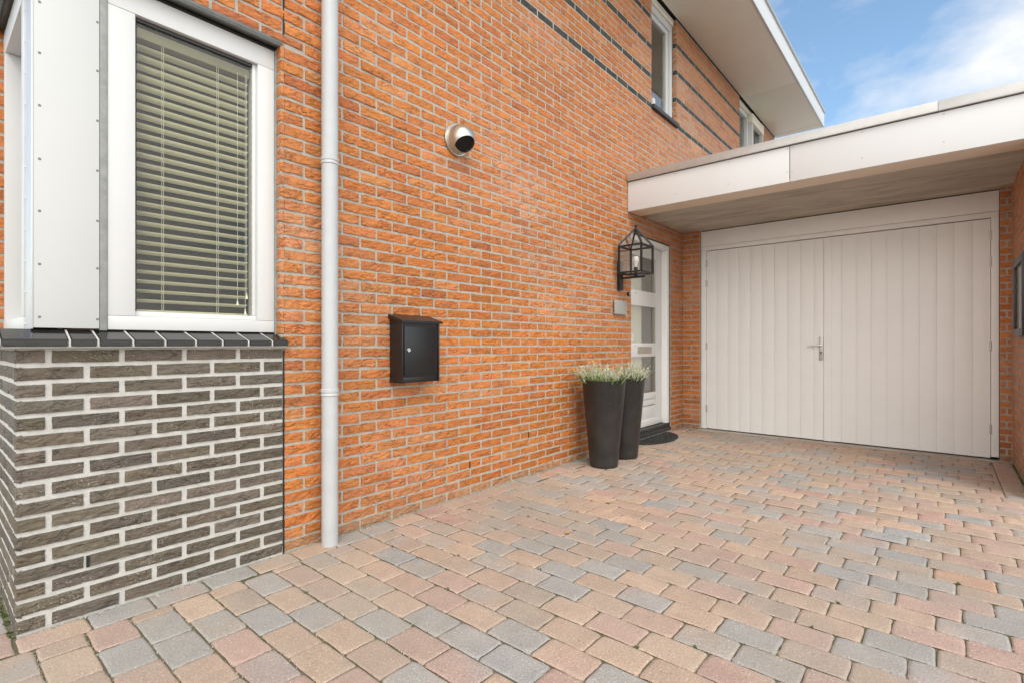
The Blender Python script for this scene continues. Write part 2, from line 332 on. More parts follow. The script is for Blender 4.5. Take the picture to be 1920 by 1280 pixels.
class GM:
    """numpy mesh of many small grids with a colour attribute"""
    def __init__(s): s.v = []; s.f = []; s.c = []; s.mi = []; s.n = 0; s.mats = []
    def add(s, verts, faces, col, m):
        if m not in s.mats: s.mats.append(m)
        k = s.mats.index(m)
        verts = np.asarray(verts, np.float32); faces = np.asarray(faces, np.int64)
        s.v.append(verts); s.f.append(faces+s.n); s.n += len(verts)
        cc = np.ones((len(verts), 4), np.float32); cc[:, :3] = col; s.c.append(cc); s.mi.append(np.full(len(faces), k, np.int32))
    def build(s, name, parent=None, smooth=False):
        V = np.concatenate(s.v); F = np.concatenate(s.f); Cc = np.concatenate(s.c); K = np.concatenate(s.mi)
        me = bpy.data.meshes.new(name); nf = len(F)
        me.vertices.add(len(V)); me.vertices.foreach_set('co', V.ravel())
        me.loops.add(nf*4); me.loops.foreach_set('vertex_index', F.ravel().astype(np.int32))
        me.polygons.add(nf); me.polygons.foreach_set('loop_start', np.arange(0, nf*4, 4, dtype=np.int32))
        me.polygons.foreach_set('material_index', K)
        me.polygons.foreach_set('use_smooth', np.full(nf, smooth))
        me.update(calc_edges=True)
        at = me.color_attributes.new('col', 'FLOAT_COLOR', 'POINT'); at.data.foreach_set('color', Cc.ravel())
        for m in s.mats: me.materials.append(m)
        me.validate()
        if smooth:
            try: me.set_sharp_from_angle(angle=R(50))
            except Exception: pass
        o = bpy.data.objects.new(name, me); return link(o, parent)

LAT = rng.random((256, 256))
def vnoise(x, y):
    xi = np.floor(x).astype(int); yi = np.floor(y).astype(int); fx = x-xi; fy = y-yi
    fx = fx*fx*(3-2*fx); fy = fy*fy*(3-2*fy)
    g = lambda i, j: LAT[i & 255, j & 255]
    return (g(xi, yi)*(1-fx)+g(xi+1, yi)*fx)*(1-fy)+(g(xi, yi+1)*(1-fx)+g(xi+1, yi+1)*fx)*fy

def grid_faces(nu, nv):
    i = np.arange(nu)[:, None]; j = np.arange(nv)[None, :]
    a = i*(nv+1)+j
    return np.stack([a, a+nv+1, a+nv+2, a+1], -1).reshape(-1, 4)
GF = {}
def brick_piece(gm, org, U, W, u0, u1, z0, z1, col, m, lod, depth=.0055, amp=.004):
    """one hand-moulded brick: U runs along the wall, W points out of it"""
    nu, nv = {0: (26, 9), 1: (12, 5), 2: (5, 3)}[lod]
    if lod: depth *= .62; amp *= .7
    if u1-u0 < .12: nu = max(2, nu//2)
    if (nu, nv) not in GF: GF[(nu, nv)] = grid_faces(nu+2, nv+2)
    uu = np.linspace(0, 1, nu+1); vv = np.linspace(0, 1, nv+1)
    e = .0035
    us = np.concatenate([[u0], u0+e+(u1-u0-2*e)*uu, [u1]]) ; zs = np.concatenate([[z0], z0+e+(z1-z0-2*e)*vv, [z1]])
    Ug, Zg = np.meshgrid(us, zs, indexing='ij')
    ox, oy = rng.random(2)*200
    th = rng.uniform(-.5, .5); a = Ug-u0; b = Zg-z0
    p = a*math.cos(th)+b*math.sin(th); q = -a*math.sin(th)+b*math.cos(th)
    w = vnoise(p*22+ox, q*22+oy)-.5
    n1 = vnoise((p+.02*w)*26+ox+31, (q+.03*w)*85+oy+7); n2 = vnoise(p*60+ox, q*150+oy+50)
    ridge = (1-np.abs(2*n1-1))**1.5
    lo = vnoise(a*9+ox+90, b*20+oy+3)
    wr = rng.uniform(.35, 1.25)
    d = amp*(wr*(ridge-.5)*1.1+(n2-.5)*.5*wr+(lo-.5)*1.0)
    # clipped corners of the outline wander a little
    ju = (vnoise(Zg*70+ox, Ug*0+oy)-.5)*.003; jz = (vnoise(Ug*28+ox+5, Zg*0+oy+3+40*(Zg > (z0+z1)/2))-.5)*(.003 if m.name.startswith('dark') else .0065)
    edge_u = np.clip(1-np.minimum(Ug-u0, u1-Ug)/.02, 0, 1); edge_z = np.clip(1-np.minimum(Zg-z0, z1-Zg)/.015, 0, 1)
    D = depth+rng.uniform(-.0015, .0015)+d
    D -= .0022*np.clip(1-np.minimum(np.minimum(Ug-u0, u1-Ug), np.minimum(Zg-z0, z1-Zg))/.006, 0, 1)
    D = np.maximum(D, .0009)
    D[0, :] = D[-1, :] = -.012; D[:, 0] = D[:, -1] = -.012
    uo = Ug+ju*edge_u; zo = Zg+jz*edge_z
    P = org[None, None, :]+uo[..., None]*U+D[..., None]*W; P = P.copy(); P[..., 2] += zo
    gm.add(P.reshape(-1, 3), GF[(nu, nv)], col, m)

def zc(k): return .0618*k+.00005*k*k
def orange():
    b = rng.uniform(.9, 1.1); r = rng.random()
    c = np.array([.55, .178, .036])
    if r < .07: c = np.array([.58, .22, .065])
    elif r < .13: c = np.array([.47, .14, .030])
    return c*b*np.array([1, rng.uniform(.94, 1.06), rng.uniform(.85, 1.2)])
def darkc():
    return np.array([.135, .110, .080])*rng.uniform(.75, 1.2)*np.array([rng.uniform(.96, 1.05), 1, rng.uniform(.9, 1.08)])

def brickwork(gm, org, U, W, ulen, zlo, zhi, joints, holes=(), bands=(), dark=False, lodf=None, u_start=0., jt=.0115, pitch=.2275):
    """lay courses on a plane; joints = (offset of odd courses, of even courses)"""
    org = np.array(org, float); U = np.array(U, float); W = np.array(W, float)
    k = 0
    while zc(k) < zlo-.05: k += 1
    while zc(k) < zhi-.012:
        bj = .0118 if dark else .0088
        b0 = zc(k)+bj/2; b1 = zc(k+1)-bj/2
        z0 = max(b0, zlo); z1 = min(b1, zhi)
        if z1-z0 > .01:
            off = joints[k % 2]
            i0 = math.floor((u_start-off)/pitch); u = off+i0*pitch
            while u < ulen:
                segs = [(max(u+jt*.45, u_start), min(u+pitch-jt*.45, ulen))]
                zz0 = z0
                for (h0, h1, hz0, hz1) in holes:
                    if z0 < hz1 < z1-.008 and z0 > hz0:
                        if u+pitch > h0+.01 and u < h1-.01: zz0 = hz1
                        continue
                    if z1 > hz0+.008 and z0 < hz1-.008:
                        ns = []
                        for s0, s1 in segs:
                            if s1 <= h0 or s0 >= h1: ns.append((s0, s1)); continue
                            if s0 < h0: ns.append((s0, h0))
                            if s1 > h1: ns.append((h1, s1))
                        segs = ns
                for s0, s1 in segs:
                    if s1-s0 < .012: continue
                    isd = dark or (k in bands)
                    cpos = org+U*((s0+s1)/2); lod = lodf(cpos, (z0+z1)/2) if lodf else 1
                    j = rng.uniform(-.0015, .0015)
                    ccol_ = (darkc() if dark else darkc()*.33) if isd else (orange() if k else orange()*.45+np.array([.22, .16, .10]))
                    if not isd:
                        zc_ = (z0+z1)/2
                        ef = max(0., float(vnoise(np.array(cpos[0]*.9+40+zc_*.5), np.array(zc_*1.3+cpos[1]*2+9)))-.5)*.9*rng.uniform(.2, 1.2)
                        ccol_ = np.array(ccol_)*(1-ef)+np.array([.62, .37, .24])*ef                      # lime bloom in broad patches
                        dk = float(vnoise(np.array(cpos[0]*1.7+4), np.array(zc_*2.1+77)))
                        ccol_ = ccol_*(.86+.22*dk)
                        if abs(cpos[0]-2.49) < .09 and 2.2 < zc_ < 2.37 and abs(cpos[1]) < .1: ccol_ = ccol_*.72   # darker bricks below the vent
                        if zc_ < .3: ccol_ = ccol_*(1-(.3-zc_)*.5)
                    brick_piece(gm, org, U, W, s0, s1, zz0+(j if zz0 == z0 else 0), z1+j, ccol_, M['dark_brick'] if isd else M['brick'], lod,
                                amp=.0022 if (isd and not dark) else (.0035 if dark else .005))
                u += pitch
        k += 1

def wall_body(mb, m, axis, plane0, plane1, a0, a1, z0, z1, holes):
    """solid wall with rectangular openings, butted boxes; axis 'x' = wall runs along x"""
    us = sorted({a0, a1, *[h[0] for h in holes], *[h[1] for h in holes]}); zs = sorted({z0, z1, *[h[2] for h in holes], *[h[3] for h in holes]})
    us = [u for u in us if a0 <= u <= a1]; zs = [z for z in zs if z0 <= z <= z1]
    for ua, ub in zip(us[:-1], us[1:]):
        run = None
        for za, zb in zip(zs[:-1], zs[1:]):
            cu, cz = (ua+ub)/2, (za+zb)/2
            inside = any(h[0] < cu < h[1] and h[2] < cz < h[3] for h in holes)
            if inside:
                if run: _wb(mb, m, axis, plane0, plane1, ua, ub, *run); run = None
            else: run = (run[0], zb) if run else (za, zb)
        if run: _wb(mb, m, axis, plane0, plane1, ua, ub, *run)
def _wb(mb, m, axis, p0, p1, ua, ub, za, zb):
    if axis == 'x': mb.box(ua, ub, p0, p1, za, zb, m)
    else: mb.box(p0, p1, ua, ub, za, zb, m)

def window_frame(mb, x0, x1, z0, z1, y0, y1, wl, wr, wb, wt, m, bev=.003):
    mb.box(x0, x0+wl, y0, y1, z0+wb, z1-wt, m, bev); mb.box(x1-wr, x1, y0, y1, z0+wb, z1-wt, m, bev)
    mb.box(x0, x1, y0, y1, z0, z0+wb, m, bev); mb.box(x0, x1, y0, y1, z1-wt, z1, m, bev)

# ------------------------------------------------------------------ the ground
me = bpy.data.meshes.new('ground'); bm = bmesh.new()
g = 60
S_ = 900
vs = [bm.verts.new((x, y, -.035)) for x, y in ((-S_, -S_), (S_, -S_), (S_, S_), (-S_, S_))]; bm.faces.new(vs); bm.to_mesh(me); bm.free()
me.materials.append(M['street']); gobj = bpy.data.objects.new('ground', me); COL.objects.link(gobj); tag(gobj, kind='structure')
# sand bed that fills the joints to just under the paver edges
mb = MB(); mb.poly([(-3, -5.2, -.006), (6.6, -5.2, -.006), (6.6, 0.02, -.006), (-3, 0.02, -.006)], M['sand'])
mb.poly([(-3, .02, -.0045), (.26, .02, -.0045), (.26, 3, -.0045), (-3, 3, -.0045)], M['sand'])
o = mb.build('joint_sand'); tag(o, kind='structure')

PAL = [((.365, .36, .345), .27), ((.50, .355, .26), .25), ((.50, .325, .265), .23), ((.55, .395, .285), .12), ((.42, .34, .27), .12), ((.56, .31, .19), .01)]
PALc = [np.array(p[0]) for p in PAL]; PALw = np.array([p[1] for p in PAL]); PALw = PALw/PALw.sum()
gm = GM(); 
def paver(x0, x1, y0, y1, near=True):
    g_ = .0026
    x0 += .0029; x1 -= .0029; y0 += .0018; y1 -= .0018
    if x1-x0 < .02 or y1-y0 < .02: return
    n_ = 8 if near else 4
    t = np.array([0, .02, .06, .14, .35, .65, .86, .94, .98, 1]) if near else np.array([0, .05, .15, .85, .95, 1])
    X = x0+(x1-x0)*t; Y = y0+(y1-y0)*t
    k = len(t)-1
    if ('p', k) not in GF: GF[('p', k)] = grid_faces(k, k)
    Xg, Yg = np.meshgrid(X, Y, indexing='ij')
    d = np.minimum(np.minimum(Xg-x0, x1-Xg), np.minimum(Yg-y0, y1-Yg))
    dc = np.minimum(Xg-x0, x1-Xg)+np.minimum(Yg-y0, y1-Yg)
    r = .0045
    H = -np.where(d < r, r-np.sqrt(np.clip(r*r-(r-d)**2, 0, None)), 0)*.85
    H -= np.where(dc < .018, (.018-dc)*.30, 0)
    ox, oy = rng.random(2)*99
    H += (vnoise(Xg*60+ox, Yg*60+oy)-.5)*.0016+(vnoise(Xg*18+ox, Yg*18+oy)-.5)*.0018
    tx, ty = rng.uniform(-.004, .004, 2); H += (Xg-(x0+x1)/2)*tx+(Yg-(y0+y1)/2)*ty+rng.uniform(-.0012, .0012)+.0005
    eps = .0026
    Xg = Xg+np.where(d < .01, (vnoise(Yg*90+ox, Xg*90)-.5)*eps*2, 0); Yg = Yg+np.where(d < .01, (vnoise(Xg*90+oy, Yg*90)-.5)*eps*2, 0)
    # rounded corners in plan
    cxm, cym = (x0+x1)/2, (y0+y1)/2
    corner = np.clip((.012-dc)/.012, 0, 1); Xg = Xg+(cxm-Xg)*corner*.035; Yg = Yg+(cym-Yg)*corner*.025
    c = PALc[rng.choice(len(PALc), p=PALw)]*rng.uniform(.84, 1.04)
    # two-tone stones: blend towards a second colour along one side
    c2 = PALc[rng.choice(len(PALc), p=PALw)]
    w = (1/(1+np.exp(-((vnoise(Xg*8+ox, Yg*8+oy)-.5)*8+rng.uniform(-3.5, .5)))))[..., None]
    colr = (c*(1-w*.7)+c2*w*.7).reshape(-1, 3)
    gm.add(np.stack([Xg, Yg, H], -1).reshape(-1, 3), GF[('p', k)], colr, M['paver'])
PX, PY = .139, .213
# field: columns run along y in a broken half bond
i = -22
x = .28-22*PX
col = 0
while x < 6.45:
    ph = (-.236 if col % 2 == 0 else -.342)+rng.uniform(-.032, .032)
    top = -.142 if x > .2 else 3.0
    bot = -2.93 if x > 4.95 else -5.1
    y = ph+PY*16
    while y > bot:
        PL = PY+rng.uniform(-.006, .006)
        a, b = y-PL, y
        b2 = min(b, top); a2 = max(a, bot)
        xa, xb = x, x+PX
        if b2-a2 > .025 and not (x < .3 and b2 > -.14 and False):
            if x < .2 and xb > .25 and b2 > -.14:
                if a2 < -.17: paver(xa, xb, a2, -.142); paver(xa, .238, -.142, b2)
                else: paver(xa, .238, a2, b2)
            else: paver(xa+rng.uniform(-.001, .001), min(xb, 6.47), a2, b2, near=(x < 3.2))
        y -= PL
    x += PX; col += 1
# stretchers laid along the wall, and along the right-hand wall
x = .243
while x < 6.45:
    if True: paver(x, min(x+.205, 6.47), -.140, .0, near=(x < 3.2))
    x += .205
x = 4.95
while x < 6.45:
    paver(x, min(x+.205, 6.47), -3.065, -2.932, near=False); x += .205
o = gm.build('driveway', smooth=True); tag(o, kind='structure')
mb = MB(); mb.box(6.475, 6.575, -2.99, -.2, -.03, .004, M['concrete'], .003); o = mb.build('threshold_strip'); tag(o, kind='structure')

# ------------------------------------------------------------------ the house
def lodf(p, z):
    dd = math.hypot(p[0], p[1]+2.604, z-1.08)
    return 0 if dd < 3.6 else (1 if dd < 6.5 else 2)
CX = .245; JX = 1.244; TOPZ = 5.215; ENDX = 11.2
house = thing('brick_house', 'two-storey orange brick house with dark brick corner base, white windows and wide overhanging roof', 'house', (CX, 0, 0))
H_WIN = (.30, 1.232, 1.066, 2.635); H_DOOR = (5.076, 6.118, -1, 2.305); H_U1 = (5.585, 6.306, 3.82, 5.225); H_U2 = (8.92, 10.33, 3.82, 5.225)
BANDS = (59, 64, 69, 74, 79)
gm = GM(); FR = (0, -1, 0)
MY = .006   # mortar plane behind the brick faces
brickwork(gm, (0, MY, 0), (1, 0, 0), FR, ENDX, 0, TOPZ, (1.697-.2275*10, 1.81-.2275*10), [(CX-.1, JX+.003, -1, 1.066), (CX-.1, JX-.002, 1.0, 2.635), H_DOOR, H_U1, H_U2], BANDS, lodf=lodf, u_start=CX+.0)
# small reveals of the openings
brickwork(gm, (6.306, 0, 0), (0, 1, 0), (-1, 0, 0), .10, 3.88, TOPZ, (0, -.05), (), BANDS, lodf=lambda p, z: 2)
brickwork(gm, (1.232, 0, 0), (0, 1, 0), (-1, 0, 0), .07, 1.13, 2.635, (-.1, -.03), lodf=lambda p, z: 1)
brickwork(gm, (CX, .888, 0), (1, 0, 0), FR, .14, 1.10, 2.61, (-.02, -.12), lodf=lambda p, z: 1)
# side face above the base
brickwork(gm, (CX+MY, 0, 0), (0, 1, 0), (-1, 0, 0), 3.2, 1.066, TOPZ, (.1, .21), [(-.2, .888, 1.0, 2.62)], BANDS, lodf=lambda p, z: 1)
wall = gm.build('wall', house, smooth=True)
mb = MB()
wall_body(mb, M['mortar'], 'x', MY, .105, CX+MY, ENDX, -.2, TOPZ, [(CX, JX, -.3, 1.066), (H_WIN[0]-.1, 1.232, 1.066, 2.635), H_DOOR, H_U1, H_U2])
wall_body(mb, M['mortar'], 'y', CX+MY, CX+.105, .105, 5, 1.066, TOPZ, [(.0, .888, 1.066, 2.62)])
mb.box(JX-.003, JX+.003, -.0005, .02, 0, 1.05, M['black']); mb.box(JX-.003, JX+.003, -.0005, .02, 2.66, TOPZ, M['black'])
mortar = mb.build('mortar_bed', house)
# dark base
gm = GM()
brickwork(gm, (0, MY, 0), (1, 0, 0), FR, JX-.003, 0, 1.066, (.338-.228*3, .452-.228*3), (), dark=True, lodf=lodf, u_start=CX, jt=.0165, pitch=.228)
brickwork(gm, (CX+MY, 0, 0), (0, 1, 0), (-1, 0, 0), 3.2, 0, 1.066, (.0, .114), (), dark=True, lodf=lambda p, z: 1, jt=.0165, pitch=.228)
base = gm.build('base_wall', house, smooth=True); tag(base, 'dark grey brick base with wide pale mortar joints')
mb = MB(); mb.box(CX+MY, JX-.003, MY, .3, -.2, 1.066, M['mortar_pale']); mb.box(CX+MY, CX+.3, .3, 5, -.2, 1.066, M['mortar_pale']); 
mb.build('base_mortar', house)
# black weep slots
for wx, k in ((.455, 3), (2.60, 3), (3.28, 5)):
    mb = MB(); z0 = zc(k)+.006
    mb.box(wx-.005, wx+.005, .0015, .01, z0, z0+.046, M['black'])
    mb.build('weep_hole', house)

# glazed sill tiles
mb = MB()
edges = [.205, .393, .48, .594, .708, .826, .937, .053+1, 1.167, 1.249]
backs = [.205, .397, .480, .588, .701, .814, .927, 1.042, 1.156, 1.249]
yf, zt0, zt1, zb_ = -.045, 1.098, 1.139, 1.071
for i in range(9):
    a, b = edges[i]+(.0035 if i else 0), edges[i+1]-(.0035 if i < 8 else 0)
    a2, b2 = backs[i]+(.0035 if i else 0), backs[i+1]-(.0035 if i < 8 else 0)
    pts = [(a, yf, zb_), (b, yf, zb_), (b, yf, zt0), (b2, .075, zt1), (a2, .075, zt1), (a, yf, zt0)]
    t0 = [mb.bm.verts.new(p) for p in [(a, yf, zb_), (b, yf, zb_), (b, yf, zt0), (a, yf, zt0), (a2, .075, zb_), (b2, .075, zb_), (b2, .075, zt1), (a2, .075, zt1)]]
    fs = [mb.bm.faces.new([t0[q] for q in f]) for f in ((0, 1, 2, 3), (3, 2, 6, 7), (1, 5, 6, 2), (0, 3, 7, 4), (4, 7, 6, 5), (0, 4, 5, 1))]
    mb._fin(fs, M['tile'])
    bmesh.ops.bevel(mb.bm, geom=list({e for f in fs for e in f.edges}), offset=.004, segments=2, affect='EDGES')
# side run
for j in range(9):
    a, b = .002+j*.115+(.0), .002+(j+1)*.115-.007
    if j == 0: a = .085
    mb.box(CX-.045, CX+.06, a, b, zb_, zt0+.012, M['tile'], .004)
mb.box(.215, 1.243, -.036, .07, 1.066, 1.094, M['mortar_pale']); mb.box(CX-.036, CX+.05, .07, 1.05, 1.066, 1.100, M['mortar_pale'])
# pale joint fillets
for i in range(1, 9):
    a, a2 = edges[i], backs[i]
    t0 = [mb.bm.verts.new(p) for p in [(a-.003, yf+.002, zb_), (a+.003, yf+.002, zb_), (a+.003, yf+.002, zt0-.001), (a-.003, yf+.002, zt0-.001), (a2-.003, .072, zb_), (a2+.003, .072, zb_), (a2+.003, .072, zt1-.001), (a2-.003, .072, zt1-.001)]]
    fs = [mb.bm.faces.new([t0[q] for q in f]) for f in ((0, 1, 2, 3), (3, 2, 6, 7), (1, 5, 6, 2), (0, 3, 7, 4), (4, 7, 6, 5), (0, 4, 5, 1))]
    mb._fin(fs, M['mortar_pale'])
sill = mb.build('window_sill', house); tag(sill, 'glossy black tiled sill with pale joints')
# cladding panel at the corner with its screws, aluminium corner and grey strip
ZT = 2.62
mb = MB(); mb.box(.300, .500, .050, .110, 1.143, ZT, M['panel_white'], .0015)

panel = mb.build('cladding_panel', house)
for xs, zz in (((.318), (1.184, 1.387, 1.591, 1.791, 1.997, 2.199, 2.395, 2.59)), ((.494), (1.181, 1.39, 1.585, 1.791, 1.996, 2.201, 2.401))):
    for z in zz:
        s_ = MB(); T = Matrix.Translation((xs, .050, z)) @ Matrix.Rotation(R(90), 4, 'X')
        s_.lathe([(0, .0022), (.0015, .0022), (.002, .0014), (.0045, .0012), (.0052, 0), (.0052, -.001)], M['screw'], mat4=T, seg=14); s_.build('screw', panel)
mb = MB(); mb.box(.2945, .2995, .048, .205, 1.138, ZT, M['alu'], .001)
for z in np.arange(1.16, 2.6, .125): mb.bar((.2945, .19, z), (.291, .19, z), .004, M['alu'])
mb.build('corner_strip', house)
mb = MB(); mb.box(.501, .528, .053, .12, 1.135, ZT, M['flashing'], .004); mb.build('flashing_strip', house)

# front window
mb = MB()
FY = .06
mb.box(.529, .625, FY, .14, 1.200, 2.503, M['white'], .002); mb.box(1.140, 1.222, FY, .14, 1.200, 2.503, M['white'], .002)
mb.box(.529, 1.222, FY-.001, .14, 1.140, 1.1990, M['white'], .003); mb.box(.529, 1.222, FY-.001, .14, 2.504, 2.602, M['white'], .002)
# inner bead
mb.box(.626, 1.139, .078, .13, 1.2, 1.222, M['white'], .002)
mb.box(.626, .634, .082, .13, 1.223, 2.496, M['black']); mb.box(1.122, 1.139, .080, .13, 1.223, 2.502, M['white'], .002); mb.box(.635, 1.121, .082, .13, 2.488, 2.502, M['rubber_strip'])
win = mb.build('window', house); tag(win, 'tall white window with a cream venetian blind')
mb = MB(); mb.box(.6345, 1.1215, .090, .094, 1.223, 2.4875, M['glass']); mb.build('glass_pane', win)
mb = MB(); mb.box(1.2225, 1.2315, .045, .12, 1.12, 2.602, M['flashing']); mb.box(.529, 1.2315, .05, .12, 2.603, 2.612, M['black']); mb.build('window_seal', win)
# venetian blind
mb = MB(); mb.box(.58, 1.2, .145, .40, 1.165, 1.190, M['white'], .002); mb.build('slat_bounce_board', win)  # white board added inside to bounce light up onto the slats
mb = MB(); by = .124
mb.box(.64, 1.118, by-.02, by+.03, 2.43, 2.475, M['headrail'], .003)
z = 2.395; zi = 0
while z > 1.235:
    pts = []; n_ = 6
    for q in range(n_+1):
        t = q/n_-.5; yy = by+t*.038; zz_ = z-t*.026*-1*-1+.004*(1-4*t*t)
        zz_ = z-t*.0125+.003*(1-4*t*t)
        pts.append((yy, zz_))
    for (ya, za), (yb, zb) in zip(pts[:-1], pts[1:]):
        mb.poly([(.642, ya, za), (1.112, ya, za), (1.112, yb, zb), (.642, yb, zb)], M['slat'], True)
    z -= .0432
mb.box(.642, 1.112, by-.012, by+.012, 1.216, 1.232, M['slat'], .002)
for lx in (.735, .742, .964, .971):
    mb.bar((lx, by-.018, 1.22), (lx, by-.018, 2.44), .0009, M['cord'], seg=5)
for lx, zb2 in ((1.055, 1.30), (1.092, 1.255), (1.099, 1.335)):
    mb.bar((lx, by-.03, zb2), (lx, by-.03, 2.44), .0009, M['cord'], seg=5)
    mb.lathe([(0, 0), (.006, 0), (.0055, .008), (.0025, .024), (.0025, .030), (0, .030)], M['cord'], origin=(lx, by-.03, zb2-.028), seg=10)
mb.build('venetian_blind', win)
# side window
mb = MB()
XS = .290
for (a, b) in ((.215, .275), (.815, .884)): mb.box(XS, XS+.12, a, b, 1.19, 2.47, M['white'], .002)
mb.box(XS-.001, XS+.12, .215, .885, 1.135, 1.189, M['white'], .002); mb.box(XS-.001, XS+.12, .215, .885, 2.471, 2.58, M['white'], .002)
mb.box(XS+.02, XS+.1, .206, .214, 1.14, 2.58, M['black'])
sw = mb.build('window', house); tag(sw, 'narrow white window on the left side face')
mb = MB(); mb.box(XS+.085, XS+.09, .276, .814, 1.19, 2.47, M['glass']); mb.build('glass_pane', sw)
mb = MB(); mb.box(XS+.001, XS+.06, .8855, .8875, 1.11, 2.6, M['grey_seal']); mb.build('window_seal', sw)
# steel lintel over the corner window
mb = MB()
mb.box(CX+.002, JX-.008, -.0015, .10, 2.620, 2.639, M['grey_seal'], .005)
mb.bar((CX, .010, 2.618), (JX-.012, .010, 2.618), .009, M['grey_seal'], seg=12)
mb.box(CX-.003, CX+.06, .102, .91, 2.603, 2.641, M['grey_seal'], .008); mb.bar((CX+.004, .0, 2.60), (CX+.004, .91, 2.60), .02, M['grey_seal'], seg=14)
mb.build('lintel', house)
# rooms seen through the glass
mb = MB()
def room(x0, x1, y0, y1, z0, z1, m, t=.02):
    mb.box(x0, x1, y1, y1+t, z0, z1, m); mb.box(x0-t, x0, y0, y1, z0, z1, m); mb.box(x1, x1+t, y0, y1, z0, z1, m)
    mb.box(x0, x1, y0, y1, z0-t, z0, m); mb.box(x0, x1, y0, y1, z1, z1+t, m)
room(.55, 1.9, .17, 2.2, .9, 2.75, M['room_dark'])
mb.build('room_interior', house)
mb = MB(); room(5.0, 6.35, .13, 3.2, .03, 2.5, M['room'])
mb.build('room_interior', house); mb = MB()
for k in range(26): mb.bar((5.27+k*.013, .140+.006*(k % 2), .3), (5.27+k*.013, .140+.006*(k % 2), 2.2), .0085, M['curtain'], seg=8)
mb.build('curtain', house); mb = MB()
# inner hall: darker doorway and a stair wall
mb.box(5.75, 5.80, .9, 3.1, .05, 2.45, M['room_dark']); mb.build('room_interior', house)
mb = MB(); room(5.3, 6.6, .22, 2.2, 3.5, 5.2, M['room']); mb.build('room_interior', house); mb = MB(); room(8.7, 10.6, .22, 2.2, 3.5, 5.2, M['room']); mb.build('room_interior', house)

# upper windows
mb = MB()
mb.box(5.59, 6.300, .055, .13, 3.872, 3.935, M['white'], .003); mb.box(5.59, 6.300, .055, .13, 5.045, 5.125, M['white'], .003)
mb.box(5.59, 5.66, .055, .13, 3.936, 5.044, M['white'], .003); mb.box(6.225, 6.300, .055, .13, 3.936, 5.044, M['white'], .003)
mb.box(5.661, 5.72, .08, .13, 3.936, 5.044, M['white'], .003); mb.box(6.165, 6.224, .08, .13, 3.936, 5.044, M['white'], .003)
mb.box(5.721, 6.164, .08, .13, 3.936, 3.99, M['white'], .003); mb.box(5.721, 6.164, .08, .13, 4.99, 5.044, M['white'], .003)
mb.box(5.585, 6.3055, .04, .12, 5.130, 5.215, M['cream'], .003)
mb.box(6.3005, 6.3055, .05, .12, 3.87, 5.13, M['black'])
uw = mb.build('window', house); tag(uw, 'upper white window nearest the downpipe')
mb = MB(); mb.box(5.721, 6.164, .1, .104, 3.99, 4.99, M['glass']); mb.build('glass_pane', uw)
mb = MB(); mb.box(5.575, 6.318, -.035, .12, 3.823, 3.868, M['rubber_strip'], .004); mb.build('sill', uw)
mb = MB(); mb.box(5.60, 5.66, -.01, .05, 3.872, 3.955, M['white'], .01); mb.build('window_stop', uw)
mb = MB()
mb.box(8.925, 10.325, .055, .13, 3.872, 3.935, M['white'], .003); mb.box(8.925, 10.325, .055, .13, 5.045, 5.125, M['white'], .003)
for a, b in ((8.925, 8.99), (9.50, 9.62), (10.26, 10.325)): mb.box(a, b, .05, .13, 3.936, 5.044, M['white'], .003)
mb.box(9.56, 10.30, -.03, .05, 4.97, 5.13, M['cream'], .01)                      # roller box
mb.box(9.58, 9.64, -.02, .049, 3.9, 4.969, M['white'], .004); mb.box(10.24, 10.29, -.02, .049, 3.9, 4.969, M['white'], .004)
mb.box(8.92, 10.33, .04, .12, 5.133, 5.215, M['cream'], .003)
uw2 = mb.build('window', house); tag(uw2, 'farther upper window with a cream roller box')
mb = MB(); mb.box(8.991, 9.499, .1, .104, 3.936, 5.044, M['glass']); mb.box(9.64, 10.24, .06, .064, 3.936, 4.97, M['glass']); mb.build('glass_pane', uw2)
mb = MB(); mb.box(8.91, 10.34, -.035, .12, 3.823, 3.868, M['rubber_strip'], .004); mb.build('sill', uw2)

# roof: soffit boards, fascia, trim
mb = MB()
seams = [-1.2, 1.1, 3.7, 6.37-.0, 9.06, 11.02, 11.27]
seams = [-1.2, 1.6, 4.2, 6.62-3.0+3.0, 9.06, 11.05, 11.27]
seams = [-1.2, 9.06, 11.05, 11.27]
for a, b in zip(seams[:-1], seams[1:]):
    mb.box(a+.002, b-.002, -.818, -.004, 5.218, 5.236, M['cream'], .0015)
mb.box(-1.2, 11.27, -.80, .3, 5.24, 5.44, M['black'])
mb.box(-1.2, 11.24, -.004, .0, 5.226, 5.24, M['black'])
roof = mb.build('roof', house)
mb = MB(); mb.box(-1.2, 11.28, -.846, -.822, 5.212, 5.47, M['white'], .002); mb.build('fascia', roof)
mb = MB(); mb.box(-1.2, 11.29, -.868, -.78, 5.472, 5.515, M['zinc'], .006); mb.box(-1.2, 11.29, -.78, 6.0, 5.44, 5.50, M['roofing']); mb.build('roof_edge_trim', roof)
# gable ends/back so the house is solid
mb = MB(); mb.box(11.0, ENDX, .106, 5.9, -.2, 5.43, M['mortar']); mb.box(.36, ENDX, 5.9, 6.0, -.2, 5.43, M['mortar']); mb.build('rear_wall', house)

